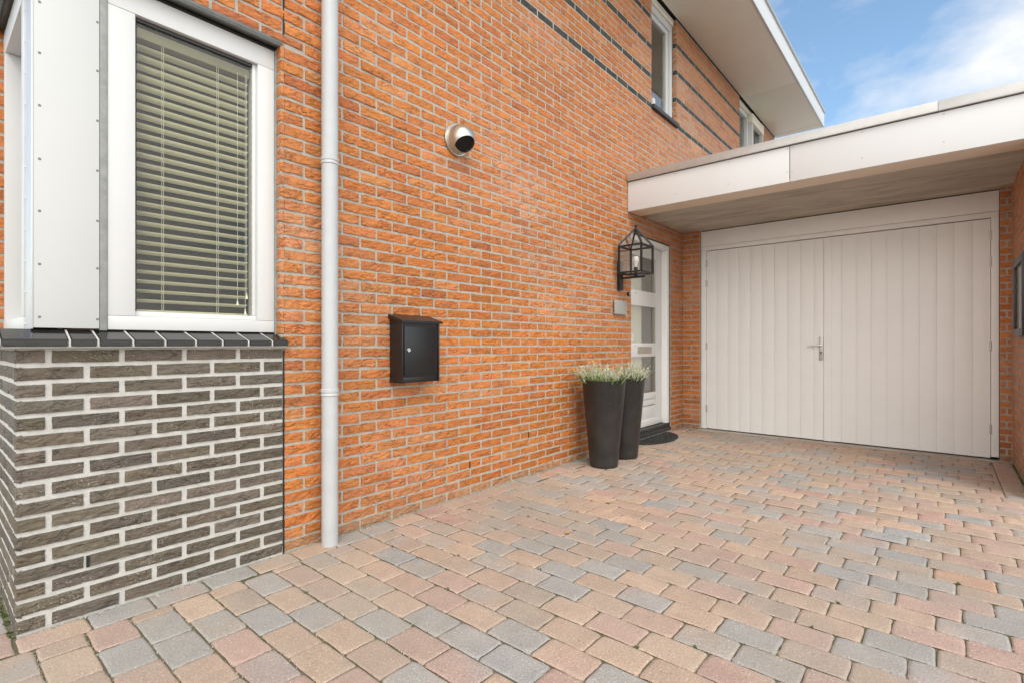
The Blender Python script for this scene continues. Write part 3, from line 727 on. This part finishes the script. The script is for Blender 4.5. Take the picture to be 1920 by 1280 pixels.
# front door
DY = .088
mb = MB()
mb.box(5.030, 5.100, .018, .13, .11, 2.232, M['door_white'], .003); mb.box(6.050, 6.114, .018, .13, .11, 2.232, M['door_white'], .003)
mb.box(5.030, 6.114, .0175, .13, 2.2325, 2.292, M['door_white'], .003)
mb.build('door_frame', house)
mb = MB(); mb.box(5.077, 6.118, .012, .14, 2.293, 2.305, M['black']); mb.box(6.1145, 6.118, .012, .14, .05, 2.292, M['black'])
mb.box(5.077, 6.116, .02, .13, .065, .108, M['rubber_strip'], .004); mb.box(5.077, 6.116, -.005, .13, .004, .064, M['rubber_strip'], .004)
mb.box(5.077, 6.116, -.014, -.006, .004, .02, M['zinc'])
mb.build('threshold', house)
mb = MB(); D0, D1 = DY, DY+.045
mb.box(5.102, 5.235, D0, D1, .115, 2.228, M['white'], .002); mb.box(5.888, 6.048, D0, D1, .115, 2.228, M['white'], .002)
rails = [(.115, .215), (.215, .505), (.93, 1.09), (1.52, 1.70), (2.10, 2.228)]
rails = [(.115, .200), (.205, .505), (.935, 1.093), (1.521, 1.696), (2.094, 2.228)]
for a, b in rails:
    if a == .205: mb.box(5.236, 5.887, D0+.006, D1, .201, .345, M['white'], .003); mb.box(5.236, 5.887, D0+.006, D1, .353, .425, M['white'], .003); mb.box(5.236, 5.887, D0, D1, .430, .505, M['white'], .003)
    else: mb.box(5.236, 5.887, D0, D1, a, b, M['white'], .003)
mb.box(5.102, 6.048, D0-.016, D0-.001, .116, .185, M['white'], .006)
door = mb.build('front_door', house); tag(door, 'white front door with three glass panes and letter slot')
for a, b in ((.506, .934), (1.094, 1.520), (1.697, 2.093)):
    mb = MB(); mb.box(5.236, 5.887, D0+.018, D0+.022, a, b, M['glass']); mb.box(5.872, 5.887, D0+.004, D0+.017, a, b, M['steel']); mb.build('glass_pane', door)
mb = MB(); mb.box(5.255, 5.325, D0+.0165, D0+.0178, 1.115, 1.20, M['white']); mb.build('sticker', door)
mb = MB(); mb.box(5.40, 5.76, D0-.006, D0-.0005, .972, 1.052, M['steel'], .002); mb.box(5.43, 5.73, D0-.009, D0-.0062, .985, 1.037, M['steel'], .001); mb.build('letter_slot', door)
for px_, pz in ((5.33, 1.065), (5.83, 1.065), (5.33, 1.66), (5.83, 1.66), (5.83, .465)):
    mb = MB(); mb.bar((px_, D0, pz), (px_, D0-.008, pz), .009, M['chrome'], seg=12); mb.build('screw_cap', door)

# ------------------------------------------------------------------ garage with its canopy
garage = thing('garage', 'brick garage with white double doors under a flat concrete canopy', 'garage', (6.5, -1.6, 0))
gm = GM()
PXF = 6.50
brickwork(gm, (PXF+MY, 0, 0), (0, -1, 0), (-1, 0, 0), .222, 0, 2.52, (-.115, -.0), lodf=lambda p, z: 1)
pier = gm.build('wall', garage, smooth=True); gm = GM()
brickwork(gm, (PXF+MY, -2.988, 0), (0, -1, 0), (-1, 0, 0), .082, 0, 2.52, (-.06, -.18), lodf=lambda p, z: 1)
pier = gm.build('wall', garage, smooth=True)
mb = MB(); mb.box(PXF+MY, 6.62, -.221, .0, -.1, 2.52, M['mortar']); mb.build('mortar_bed', garage); mb = MB(); mb.box(PXF+MY, 6.62, -3.2, -2.99, -.1, 2.52, M['mortar']); mb.build('mortar_bed', garage)
FX = 6.545
mb = MB()
mb.box(FX, 6.62, -.286, -.224, .012, 2.262, M['door_white'], .003); mb.box(FX, 6.62, -2.985, -2.932, .03, 2.262, M['door_white'], .003)
mb.box(FX, 6.62, -2.985, -.224, 2.264, 2.315, M['door_white'], .003)
mb.box(FX-.006, 6.62, -2.986, -.223, 2.318, 2.508, M['door_white'], .002)
for yy in np.arange(-.5, -2.9, -.6):
    for zz in (2.35, 2.475): mb.bar((FX-.006, yy, zz), (FX-.0075, yy, zz), .006, M['door_white'], seg=10)
mb.build('door_frame', garage)
mb = MB(); mb.box(6.56, 6.62, -2.98, -.23, 2.509, 2.519, M['black']); mb.build('seal_strip', garage)
LX = 6.562
def leaf(bounds, extra):
    mb = MB(); y0, y1 = bounds[0], bounds[-1]
    mb.box(LX+.006, 6.60, y1+.001, y0-.001, .016, 2.256, M['door_white'])
    for a, b in zip(bounds[:-1], bounds[1:]): mb.box(LX, LX+.0065, b+.0015, a-.0012, .016, 2.256, M['door_white'], .0015)
    if extra: mb.box(LX-.012, LX-.0005, -1.655, -1.577, .014, 2.257, M['door_white'], .003)
    o = mb.build('garage_door', garage); return o
gl = leaf([-.289, -.411, -.549, -.676, -.807, -.94, -1.078, -1.214, -1.346, -1.482, -1.575], False); tag(gl, 'left white boarded door leaf with lever handle')
gr = leaf([-1.577, -1.743, -1.876, -2.009, -2.143, -2.276, -2.409, -2.54, -2.671, -2.805, -2.930], True); tag(gr, 'right white boarded door leaf with cover strip')
for lf, yy, zs in ((gl, -.2875, (.267, 1.054, 1.847, 2.098)), (gr, -2.931, (.286, 1.056, 1.849, 2.101))):
    for z in zs:
        mb = MB(); mb.bar((LX-.016, yy, z-.045), (LX-.016, yy, z+.045), .0065, M['steel'], seg=10); mb.box(LX-.018, LX-.0005, yy-.008, yy+.008, z-.043, z+.043, M['zinc']); mb.build('hinge', lf)
mb = MB(); mb.box(LX-.010, LX-.0005, -1.572, -1.530, .902, 1.160, M['zinc'], .003)
mb.bar((LX-.010, -1.552, 1.070), (LX-.055, -1.552, 1.070), .009, M['chrome'], seg=12); mb.bar((LX-.052, -1.556, 1.070), (LX-.052, -1.425, 1.062), .009, M['chrome'], seg=12)
mb.bar((LX-.0102, -1.551, .990), (LX-.012, -1.551, .990), .009, M['black'], seg=12); mb.box(LX-.0115, LX-.0102, -1.5545, -1.5475, .965, .99, M['black'])
mb.build('door_handle', gl)
# canopy
YE = -3.34
mb = MB(); mb.box(5.272, 6.60, YE, -.001, 2.519, 2.66, M['concrete']); soff = mb.build('canopy', garage); tag(soff, 'flat canopy with streaky concrete underside')
mb = MB(); mb.box(5.003, 5.272, YE, -.002, 2.506, 2.53, M['beige'], .002); mb.build('soffit_board', soff)
seg = [(-.002, -1.561), (-1.567, YE)]
for a, b in seg:
    mb = MB(); mb.box(4.992, 5.010, b, a, 2.503, 2.815, M['fascia_white'], .0015); pf = mb.build('fascia_panel', soff)
    for yy in (-.532, -1.044, -1.546, -1.583, -2.092, -2.598, -3.1):
        if b < yy < a:
            for z in (2.588, 2.795):
                s_ = MB(); s_.lathe([(0, .002), (.004, .0018), (.0062, 0)], M['zinc'], mat4=Matrix.Translation((4.992, yy, z)) @ Matrix.Rotation(R(-90), 4, 'Y'), seg=12); s_.build('screw', pf)
mb = MB(); mb.box(5.006, 5.03, -1.572, -1.556, 2.51, 2.81, M['black']); mb.build('seam', soff)
mb = MB()
for a, b in ((-.002, -2.563), (-2.566, YE-.01)):
    mb.box(4.968, 5.06, b, a, 2.822, 2.898, M['zinc'], .004)
mb.build('coping', soff)
mb = MB(); mb.box(5.06, 11.0, YE, -.003, 2.66, 2.85, M['roofing']); mb.build('flat_roof', garage)
mb = MB(); mb.box(6.62, 11.0, -3.2, -3.1, -.1, 2.66, M['mortar']); mb.box(10.9, 11.0, -3.1, -.01, -.1, 2.66, M['mortar']); mb.build('rear_wall', garage)

# wall on the right
rw = thing('brick_wall', 'orange brick side wall at the right edge, running up to the garage doors', 'wall', (5.8, -3.07, 0))
gm = GM()
brickwork(gm, (5.02, -3.07-MY, 0), (1, 0, 0), (0, 1, 0), 1.48, 0, 2.519, (-.05, .064), lodf=lambda p, z: 1)
brickwork(gm, (5.02+MY, -3.07, 0), (0, -1, 0), (-1, 0, 0), .21, 0, 2.50, (-.1, .0), lodf=lambda p, z: 1)
gm.build('brickwork', rw, smooth=True)
mb = MB(); mb.box(5.02+MY, 6.505, -3.28, -3.07-MY, -.1, 2.505, M['mortar']); mb.build('mortar_bed', rw)
# dark metal frame on it
fr = thing('wall_frame', 'dark metal frame with a glass front on the right-hand brick wall', 'wall frame', (5.6, -3.07, 1.45))
mb = MB(); y0, y1 = -3.066, -3.035
mb.box(5.30, 5.335, y0, y1, 1.14, 1.76, M['lantern'], .004); mb.box(5.875, 5.915, y0, y1, 1.14, 1.76, M['lantern'], .004)
mb.box(5.336, 5.874, y0, y1, 1.14, 1.20, M['lantern'], .004); mb.box(5.336, 5.874, y0, y1, 1.70, 1.76, M['lantern'], .004)
mb.build('frame', fr); mb = MB(); mb.box(5.336, 5.874, -3.05, -3.046, 1.20, 1.70, M['glass']); mb.build('glass', fr)

# ------------------------------------------------------------------ drainpipe
dp = thing('drainpipe', 'pale grey round drainpipe running down the orange brick wall beside the window', 'drainpipe', (1.468, -.075, 0))
mb = MB(); r = .0430
mb.lathe([(r-.004, -.01), (r, -.01), (r, 5.2)], M['pvc'], origin=(1.462, -.072, 0), seg=48); mb.build('pipe', dp)
for z in (.83, 2.07, 4.2):
    mb = MB(); mb.lathe([(r+.0005, z-.028), (r+.004, z-.024), (r+.004, z-.016), (r+.0015, z-.013), (r+.0015, z-.009), (r+.0045, z-.006), (r+.0045, z+.010), (r+.0005, z+.014)], M['pvc'], origin=(1.462, -.072, 0), seg=48)
    mb.box(1.456, 1.468, -.03, .003, z-.01, z+.006, M['steel']); mb.build('pipe_bracket', dp)

# ------------------------------------------------------------------ mailbox
mbx = thing('mailbox', 'black metal mailbox with a sloping lid and round lock on the orange brick wall', 'mailbox', (2.05, 0, .85))
mb = MB(); X0, X1 = 1.902, 2.198; YF = -.113
pts = [(X0, -.004, .847), (X0, YF, .847), (X0, YF-.006, 1.215), (X0, -.004, 1.232)]
mb.prism(pts, (X1-X0, 0, 0), M['black_metal'])
# raised edge rails of the front
mb.box(X0-.001, X0+.012, YF-.012, YF+.002, .846, 1.213, M['black_metal'], .003); mb.box(X1-.012, X1+.001, YF-.012, YF+.002, .846, 1.213, M['black_metal'], .003)
mb.box(X0+.012, X1-.012, YF-.005, YF+.01, .849, .880, M['black_metal'], .002)
body = mb.build('body', mbx)
mb = MB(); mb.prism([(X0-.012, -.003, 1.262), (X0-.012, -.142, 1.222), (X0-.012, -.142, 1.208), (X0-.012, -.003, 1.238)], (X1-X0+.024, 0, 0), M['black_metal']); mb.build('lid', mbx)
mb = MB(); mb.box(X0+.018, X1-.018, YF-.012, YF-.0055, .892, 1.186, M['black_metal'], .003); dr = mb.build('door', mbx)
mb = MB(); T = Matrix.Translation((X0+.046, YF-.012, 1.045)) @ Matrix.Rotation(R(90), 4, 'X')
mb.lathe([(0, .006), (.0045, .006), (.005, .008), (.011, .008), (.0125, .004), (.0125, 0)], M['chrome'], mat4=T, seg=24)
mb.box(X0+.0445, X0+.0475, YF-.0195, YF-.0178, 1.040, 1.050, M['black']); mb.build('lock', dr)

# ------------------------------------------------------------------ wall vent
vt = thing('wall_vent', 'round brushed steel vent hood with a black slatted mouth, high on the brick wall', 'vent', (2.46, 0, 2.5))
vc = Vector((2.462, -.004, 2.497))
mb = MB(); T = Matrix.Translation(vc) @ Matrix.Rotation(R(90), 4, 'X')
mb.lathe([(.107, -.002), (.109, .004), (.106, .009), (.099, .010), (.090, .008)], M['steel'], mat4=T, seg=56)
mb.lathe([(0, .003), (.094, .003)], M['steel'], mat4=T, seg=40); mb.build('flange', vt)
# hood: a dome cut open by a tilted plane
dn = Vector((-.06, -.58, -.81)).normalized(); hc = vc+Vector((0, -.052, -.004)); Rr = .094
T = Matrix.Translation(hc) @ dn.to_track_quat('Z', 'Y').to_matrix().to_4x4()
prof = []
cut = .056
a0 = math.asin(min(1, math.sqrt(Rr*Rr-cut*cut)/Rr))
for i in range(25):
    a = a0+(math.pi-a0-.25)*i/24; prof.append((Rr*math.sin(a), Rr*math.cos(a)))
r0 = prof[0][0]
prof_in = [(r0-.003, cut-.045), (r0-.003, cut), (r0-.001, cut+.0015)]
mb = MB(); mb.lathe(prof_in+prof, M['steel'], mat4=T, seg=56)
Tc = Matrix.Translation(vc) @ Matrix.Rotation(R(90), 4, 'X')
mb.lathe([(.0935, .0), (.0935, .054)], M['steel'], mat4=Tc, seg=56)
mb.build('hood', vt)
mb = MB(); mb.lathe([(0, cut-.022), (r0-.003, cut-.022)], M['black'], mat4=T, seg=40)
for k in range(-4, 5):
    w = math.sqrt(max(0, (r0-.004)**2-(k*.011)**2))
    p0 = T @ Vector((-w, k*.011, cut-.006)); p1 = T @ Vector((w, k*.011, cut-.006)); mb.bar(p0, p1, .0016, M['black'], seg=6)
mb.build('grille', vt)

# ------------------------------------------------------------------ name plate and bell
npl = thing('name_plate', 'small blank translucent plate with four screws beside the front door', 'plate', (4.79, 0, 1.46))
mb = MB(); mb.box(4.665, 4.928, -.024, -.018, 1.387, 1.533, M['acrylic'], .001); mb.build('plate', npl)
for xx in (4.68, 4.913):
    for zz in (1.40, 1.52):
        mb = MB(); mb.bar((xx, .002, zz), (xx, -.029, zz), .006, M['chrome'], seg=10); mb.build('screw', npl)
bell = thing('doorbell', 'tiny black doorbell at the door-side brick edge under the lantern', 'doorbell', (5.01, 0, 1.62))
mb = MB(); mb.lathe([(.022, -.004), (.022, .012), (.016, .017), (0, .017)], M['black_metal'], mat4=Matrix.Translation((5.0, 0, 1.617)) @ Matrix.Rotation(R(90), 4, 'X'), seg=24); mb.build('housing', bell)
mb = MB(); mb.lathe([(.009, .016), (.008, .021), (0, .022)], M['chrome'], mat4=Matrix.Translation((5.0, 0, 1.617)) @ Matrix.Rotation(R(90), 4, 'X'), seg=16); mb.build('button', bell)

# ------------------------------------------------------------------ lantern
ln = thing('wall_lantern', 'black four-sided glass lantern with pyramid roof and white bulb beside the door', 'lantern', (4.79, 0, 1.75))
mb = MB(); mb.box(4.762, 4.832, -.034, .004, 1.638, 1.935, M['lantern'], .004); mb.bar((4.797, -.03, 1.762), (4.797, -.29, 1.762), .010, M['lantern'], square=True)
mb.build('wall_bracket', ln)
x0, x1, y0, y1, z0, z1 = 4.675, 4.932, -.312, -.066, 1.80, 2.072
mb = MB(); w = .0092
cs = [(x0, y0), (x1, y0), (x1, y1), (x0, y1)]
for (x, y) in cs: mb.bar((x, y, z0), (x, y, z1), w, M['lantern'], square=True)
for z in (z0+.004, z1):
    for i in range(4):
        a, b = cs[i], cs[(i+1) % 4]; mb.bar((*a, z), (*b, z), w*.95, M['lantern'], square=True)
mb.box(x0+.03, x1-.03, y0+.02, y1-.02, z0-.014, z0-.006, M['lantern'], .002)
ap = ((x0+x1)/2, (y0+y1)/2, 2.262)
for (x, y) in cs: mb.bar((x+(x-ap[0])*.06, y+(y-ap[1])*.06, z1+.004), (ap[0]+(x-ap[0])*.1, ap[1]+(y-ap[1])*.1, ap[2]-.012), w*.9, M['lantern'], square=True)
mb.lathe([(.024, -.035), (.020, -.01), (.010, .0), (.007, .01), (.012, .016), (.016, .026), (.012, .036), (0, .040)], M['lantern'], origin=ap, seg=20)
mb.build('lantern_frame', ln)
mb = MB()
for i in range(4):
    a, b = cs[i], cs[(i+1) % 4]
    mb.poly([(*a, z0+.01), (*b, z0+.01), (*b, z1-.005), (*a, z1-.005)], M['glass_clear'])
    mb.poly([(*a, z1+.008), (*b, z1+.008), (ap[0]+(b[0]-ap[0])*.1, ap[1]+(b[1]-ap[1])*.1, ap[2]-.015), (ap[0]+(a[0]-ap[0])*.1, ap[1]+(a[1]-ap[1])*.1, ap[2]-.015)], M['glass_clear'])
mb.build('lantern_glass', ln)
mb = MB(); mb.lathe([(0, 0), (.017, .004), (.019, .03), (.026, .045), (.033, .065), (.034, .082), (.028, .102), (.014, .114), (0, .117)], M['bulb'], origin=(ap[0], ap[1], 1.862), seg=28)
mb.lathe([(.018, 0), (.018, .085), (.014, .098)], M['lantern'], origin=(ap[0], ap[1], 1.772), seg=20); mb.build('light_bulb', ln)

# ------------------------------------------------------------------ planters
def make_pot(x, y):
    t = thing('planter', 'tall tapered black planter standing nearest the camera, in front of its twin', 'planter', (x, y, 0), 'tall black planters by the front door')
    mb = MB(); Ht = .765
    mb.lathe([(0, .004), (.116, .004), (.122, .010), (.124, .02), (.192, Ht-.01), (.1945, Ht-.002), (.192, Ht+.002), (.184, Ht), (.180, Ht-.03), (.176, Ht-.06)], M['pot'], origin=(x, y, 0), seg=72)
    mb.build('pot_body', t)
    mb = MB(); mb.lathe([(0, Ht-.022), (.1, Ht-.026), (.179, Ht-.034)], M['soil'], origin=(x, y, 0), seg=40); mb.build('soil', t); return t
P1 = (3.985, -.292); P2 = (4.425, -.262)
pot = make_pot(*P1)
def copy_tree(o, loc):
    r_ = o.copy(); COL.objects.link(r_); r_.location = loc
    for ch in list(o.children):
        c_ = ch.copy(); COL.objects.link(c_); c_.parent = r_; c_.matrix_parent_inverse = ch.matrix_parent_inverse.copy()
    return r_
pot2 = copy_tree(pot, (*P2, 0)); pot2['label'] = 'tall tapered black planter half hidden behind its twin, close to the front door'

def heather(name, label, x, y, z, seed):
    rg = random.Random(seed)
    t = thing(name, label, 'plant', (x, y, z), 'heather plants in the black planters')
    blo, fol = GM(), GM()
    def leafq(gm_, p, d, ln_, wd, col, m):
        d = d.normalized(); s = d.cross(Vector((rg.uniform(-1, 1), rg.uniform(-1, 1), rg.uniform(-1, 1))))
        if s.length < 1e-4: return
        s = s.normalized()*wd
        a, b = p-s*.5, p+s*.5; e = p+d*ln_; mid = p+d*ln_*.5
        gm_.add([p-s*.2, mid-s*.7, e, mid+s*.7], [[0, 1, 2, 3]], col, m)
    clumps = [(rg.uniform(-.13, .13), rg.uniform(-.13, .13), rg.uniform(.8, 1.2)) for _ in range(10)]
    for k in range(230):
        cx_, cy_, hs = rg.choice(clumps)
        bx = cx_+rg.gauss(0, .03); by_ = cy_+rg.gauss(0, .03)
        rr = math.hypot(bx, by_)
        if rr > .172: bx *= .172/rr; by_ *= .172/rr; rr = .172
        out_ = Vector((bx, by_, 0))/.17
        d = Vector((out_.x*rg.uniform(.15, .95)+rg.uniform(-.25, .25), out_.y*rg.uniform(.15, .95)+rg.uniform(-.25, .25), 1)).normalized()
        Ls = rg.uniform(.07, .20)*hs; bend = Vector((out_.x, out_.y, -.2))*rg.uniform(.0, .5)
        p = Vector((x+bx, y+by_, z-.03)); n_ = int(Ls/.0065)
        bloom0 = rg.uniform(.3, .6); white = rg.random() < .7
        cb = rg.uniform(.75, 1.1)
        prev = p.copy()
        for q in range(n_):
            f_ = q/n_; d2 = (d+bend*f_*f_).normalized(); p = p+d2*.0065
            if f_ > bloom0:
                for _ in range(4):
                    dd_ = (d2*.8+Vector((rg.uniform(-1, 1), rg.uniform(-1, 1), rg.uniform(-.6, .8)))).normalized()
                    c_ = (.95*cb, .92*cb, .84*cb) if white else (.66*cb, .72*cb, .38*cb)
                    if rg.random() < .34: c_ = (.26, .36, .10)
                    leafq(blo, p, dd_, rg.uniform(.006, .011)*(1.15-f_*.6), .0044, c_, M['heather'])
            else:
                for _ in range(4):
                    dd_ = (d2*.5+Vector((rg.uniform(-1, 1), rg.uniform(-1, 1), rg.uniform(-.3, 1)))).normalized()
                    g_ = rg.uniform(.6, 1.3)
                    leafq(fol, p, dd_, rg.uniform(.008, .014), .004, (.16*g_, .27*g_, .05*g_), M['heather'])
            if q % 4 == 3:
                s = d2.cross(Vector((.3, 1, .1))).normalized()*.0011
                fol.add([prev-s, prev+s, p+s, p-s], [[0, 1, 2, 3]], (.16, .10, .05), M['heather']); prev = p.copy()
    fol.build('foliage', t); blo.build('blossom', t)
    return t
heather('heather_plant', 'white flowering heather filling the front black planter', P1[0], P1[1], .745, 3)
heather('heather_plant', 'taller pale heather in the rear planter against the door', P2[0], P2[1], .745, 8)

# ------------------------------------------------------------------ door mat
dm = thing('door_mat', 'half-round black rubber mat at the foot of the front door', 'door mat', (5.55, -.02, 0))
mb = MB(); cxm, wr_, dr_ = 5.50, .46, .27
pts = [(cxm-wr_, -.02, .004)]+[(cxm-wr_*math.cos(a), -.02-dr_*math.sin(a), .004) for a in np.linspace(0, math.pi, 40)[1:-1]]+[(cxm+wr_, -.02, .004)]
mb.prism(pts, (0, 0, .014), M['mat_rubber'])
for k in range(520):
    a = random.uniform(0, math.pi); q = math.sqrt(random.random())*.95
    px_, py_ = cxm-wr_*q*math.cos(a), -.02-dr_*q*math.sin(a)-.004
    th = random.uniform(0, math.pi); l_ = random.uniform(.008, .02)
    mb.bar((px_-l_*math.cos(th), py_-l_*math.sin(th), .020), (px_+l_*math.cos(th), min(-.024, py_+l_*math.sin(th)), .020), .0035, M['mat_rubber'], seg=5)
mb.build('mat_surface', dm)

# ------------------------------------------------------------------ small litter and moss
def leaf_obj(x, y, s, rot, label, m):
    bm = bmesh.new(); n_ = 8; top = []; bot = []
    for i in range(n_+1):
        t = i/n_; w = math.sin(math.pi*t)**.8*.32*s; top.append(Vector((t*s, w, .004+.25*w+.1*s*math.sin(3*t)))); bot.append(Vector((t*s, -w, .004+.25*w+.1*s*math.sin(3*t)))) 
    Mx = Matrix.Translation((x, y, .004)) @ Matrix.Rotation(rot, 4, 'Z')
    tv = [bm.verts.new(Mx @ v) for v in top]; mv = [bm.verts.new(Mx @ Vector((i/n_*s, 0, .002+.1*s*math.sin(3*i/n_)))) for i in range(n_+1)]; bv = [bm.verts.new(Mx @ v) for v in bot]
    for i in range(n_):
        for a, b in ((mv, tv), (bv, mv)):
            try: bm.faces.new((a[i], a[i+1], b[i+1], b[i]))
            except ValueError: pass
    me = bpy.data.meshes.new('fallen_leaf'); bm.to_mesh(me); bm.free(); me.materials.append(m)
    o = bpy.data.objects.new('fallen_leaf', me); COL.objects.link(o); tag(o, label, 'leaf', 'dry leaves fallen on the driveway')
leaf_obj(5.55, -.17, .045, .6, 'small pale leaf lying on the black door mat', M['leaf'])
leaf_obj(2.42, -.98, .032, 2.1, 'tiny yellow leaf on a grey paver in the middle of the driveway', M['leaf'])
leaf_obj(1.33, -1.82, .022, .3, 'tiny yellow leaf on the paving nearest the bottom of the picture', M['leaf'])

mo = GM(); rg = random.Random(5)
def tuft(x, y, s):
    for _ in range(12):
        p = Vector((x+rg.gauss(0, s), y+rg.gauss(0, s), -.003)); h_ = rg.uniform(.003, .011); a = rg.uniform(0, 6.28); w = rg.uniform(.002, .005)
        d = Vector((math.cos(a), math.sin(a), 0))*w; e = Vector((rg.uniform(-1, 1), rg.uniform(-1, 1), 0))*h_*.7
        mo.add([p-d, p+d, p+d*.6+e+Vector((0, 0, h_)), p-d*.6+e+Vector((0, 0, h_))], [[0, 1, 2, 3]], (1, 1, 1), M['moss'])
for k in range(34): tuft(.236+rg.gauss(0, .003), rg.uniform(-.01, .8), .0035)
for k in range(40): tuft(rg.uniform(5.0, 6.4), -3.066, .004)
for k in range(28):
    cxx = .28+PX*rg.randint(-2, 24); yy = -rg.random()**1.3*2.6-.16
    if rg.random() < .7: tuft(cxx, yy, .004)
gr_ = GM(); rg = random.Random(21)
M['grit'] = mat('sandy grit', (.5, .5, .5), .95, attr=True)
def crumb(x, y, s):
    a = rg.uniform(0, 6.28); p = [Vector((x+s*math.cos(a+q*1.57)*rg.uniform(.6, 1.1), y+s*math.sin(a+q*1.57)*rg.uniform(.6, 1.1), -.003)) for q in range(4)]
    top = [Vector((x+(v.x-x)*.5, y+(v.y-y)*.5, .0008+s*.6)) for v in p]
    b = rg.uniform(.5, 1.2); c_ = rg.choice(((.50, .42, .30), (.42, .37, .29), (.60, .55, .46), (.24, .21, .14)))
    gr_.add(p+top, [[0, 1, 5, 4], [1, 2, 6, 5], [2, 3, 7, 6], [3, 0, 4, 7], [4, 5, 6, 7]], tuple(v*b for v in c_), M['grit'])
for k in range(1500): crumb(rg.uniform(.26, 5.0), -abs(rg.gauss(0, .012))-.004, rg.uniform(.001, .0042))
for k in range(400): crumb(rg.uniform(4.9, 6.4), -3.062+abs(rg.gauss(0, .02)), rg.uniform(.0015, .005))
for k in range(2600):
    xx = .28+PX*rg.randint(-3, 26)+rg.gauss(0, .0028); yy = -.15-rg.random()**1.2*2.6
    crumb(xx, yy, rg.uniform(.0008, .0028))
for k in range(700): crumb(rg.uniform(-.2, 4.5), rg.uniform(-2.9, -.1), rg.uniform(.0008, .0024))
o = gr_.build('grit'); tag(o, kind='stuff'); o['label'] = 'sandy grit scattered in the joints and along the wall foot'
o = mo.build('moss'); tag(o, kind='stuff'); o['label'] = 'green moss and tiny weeds in the paver joints'
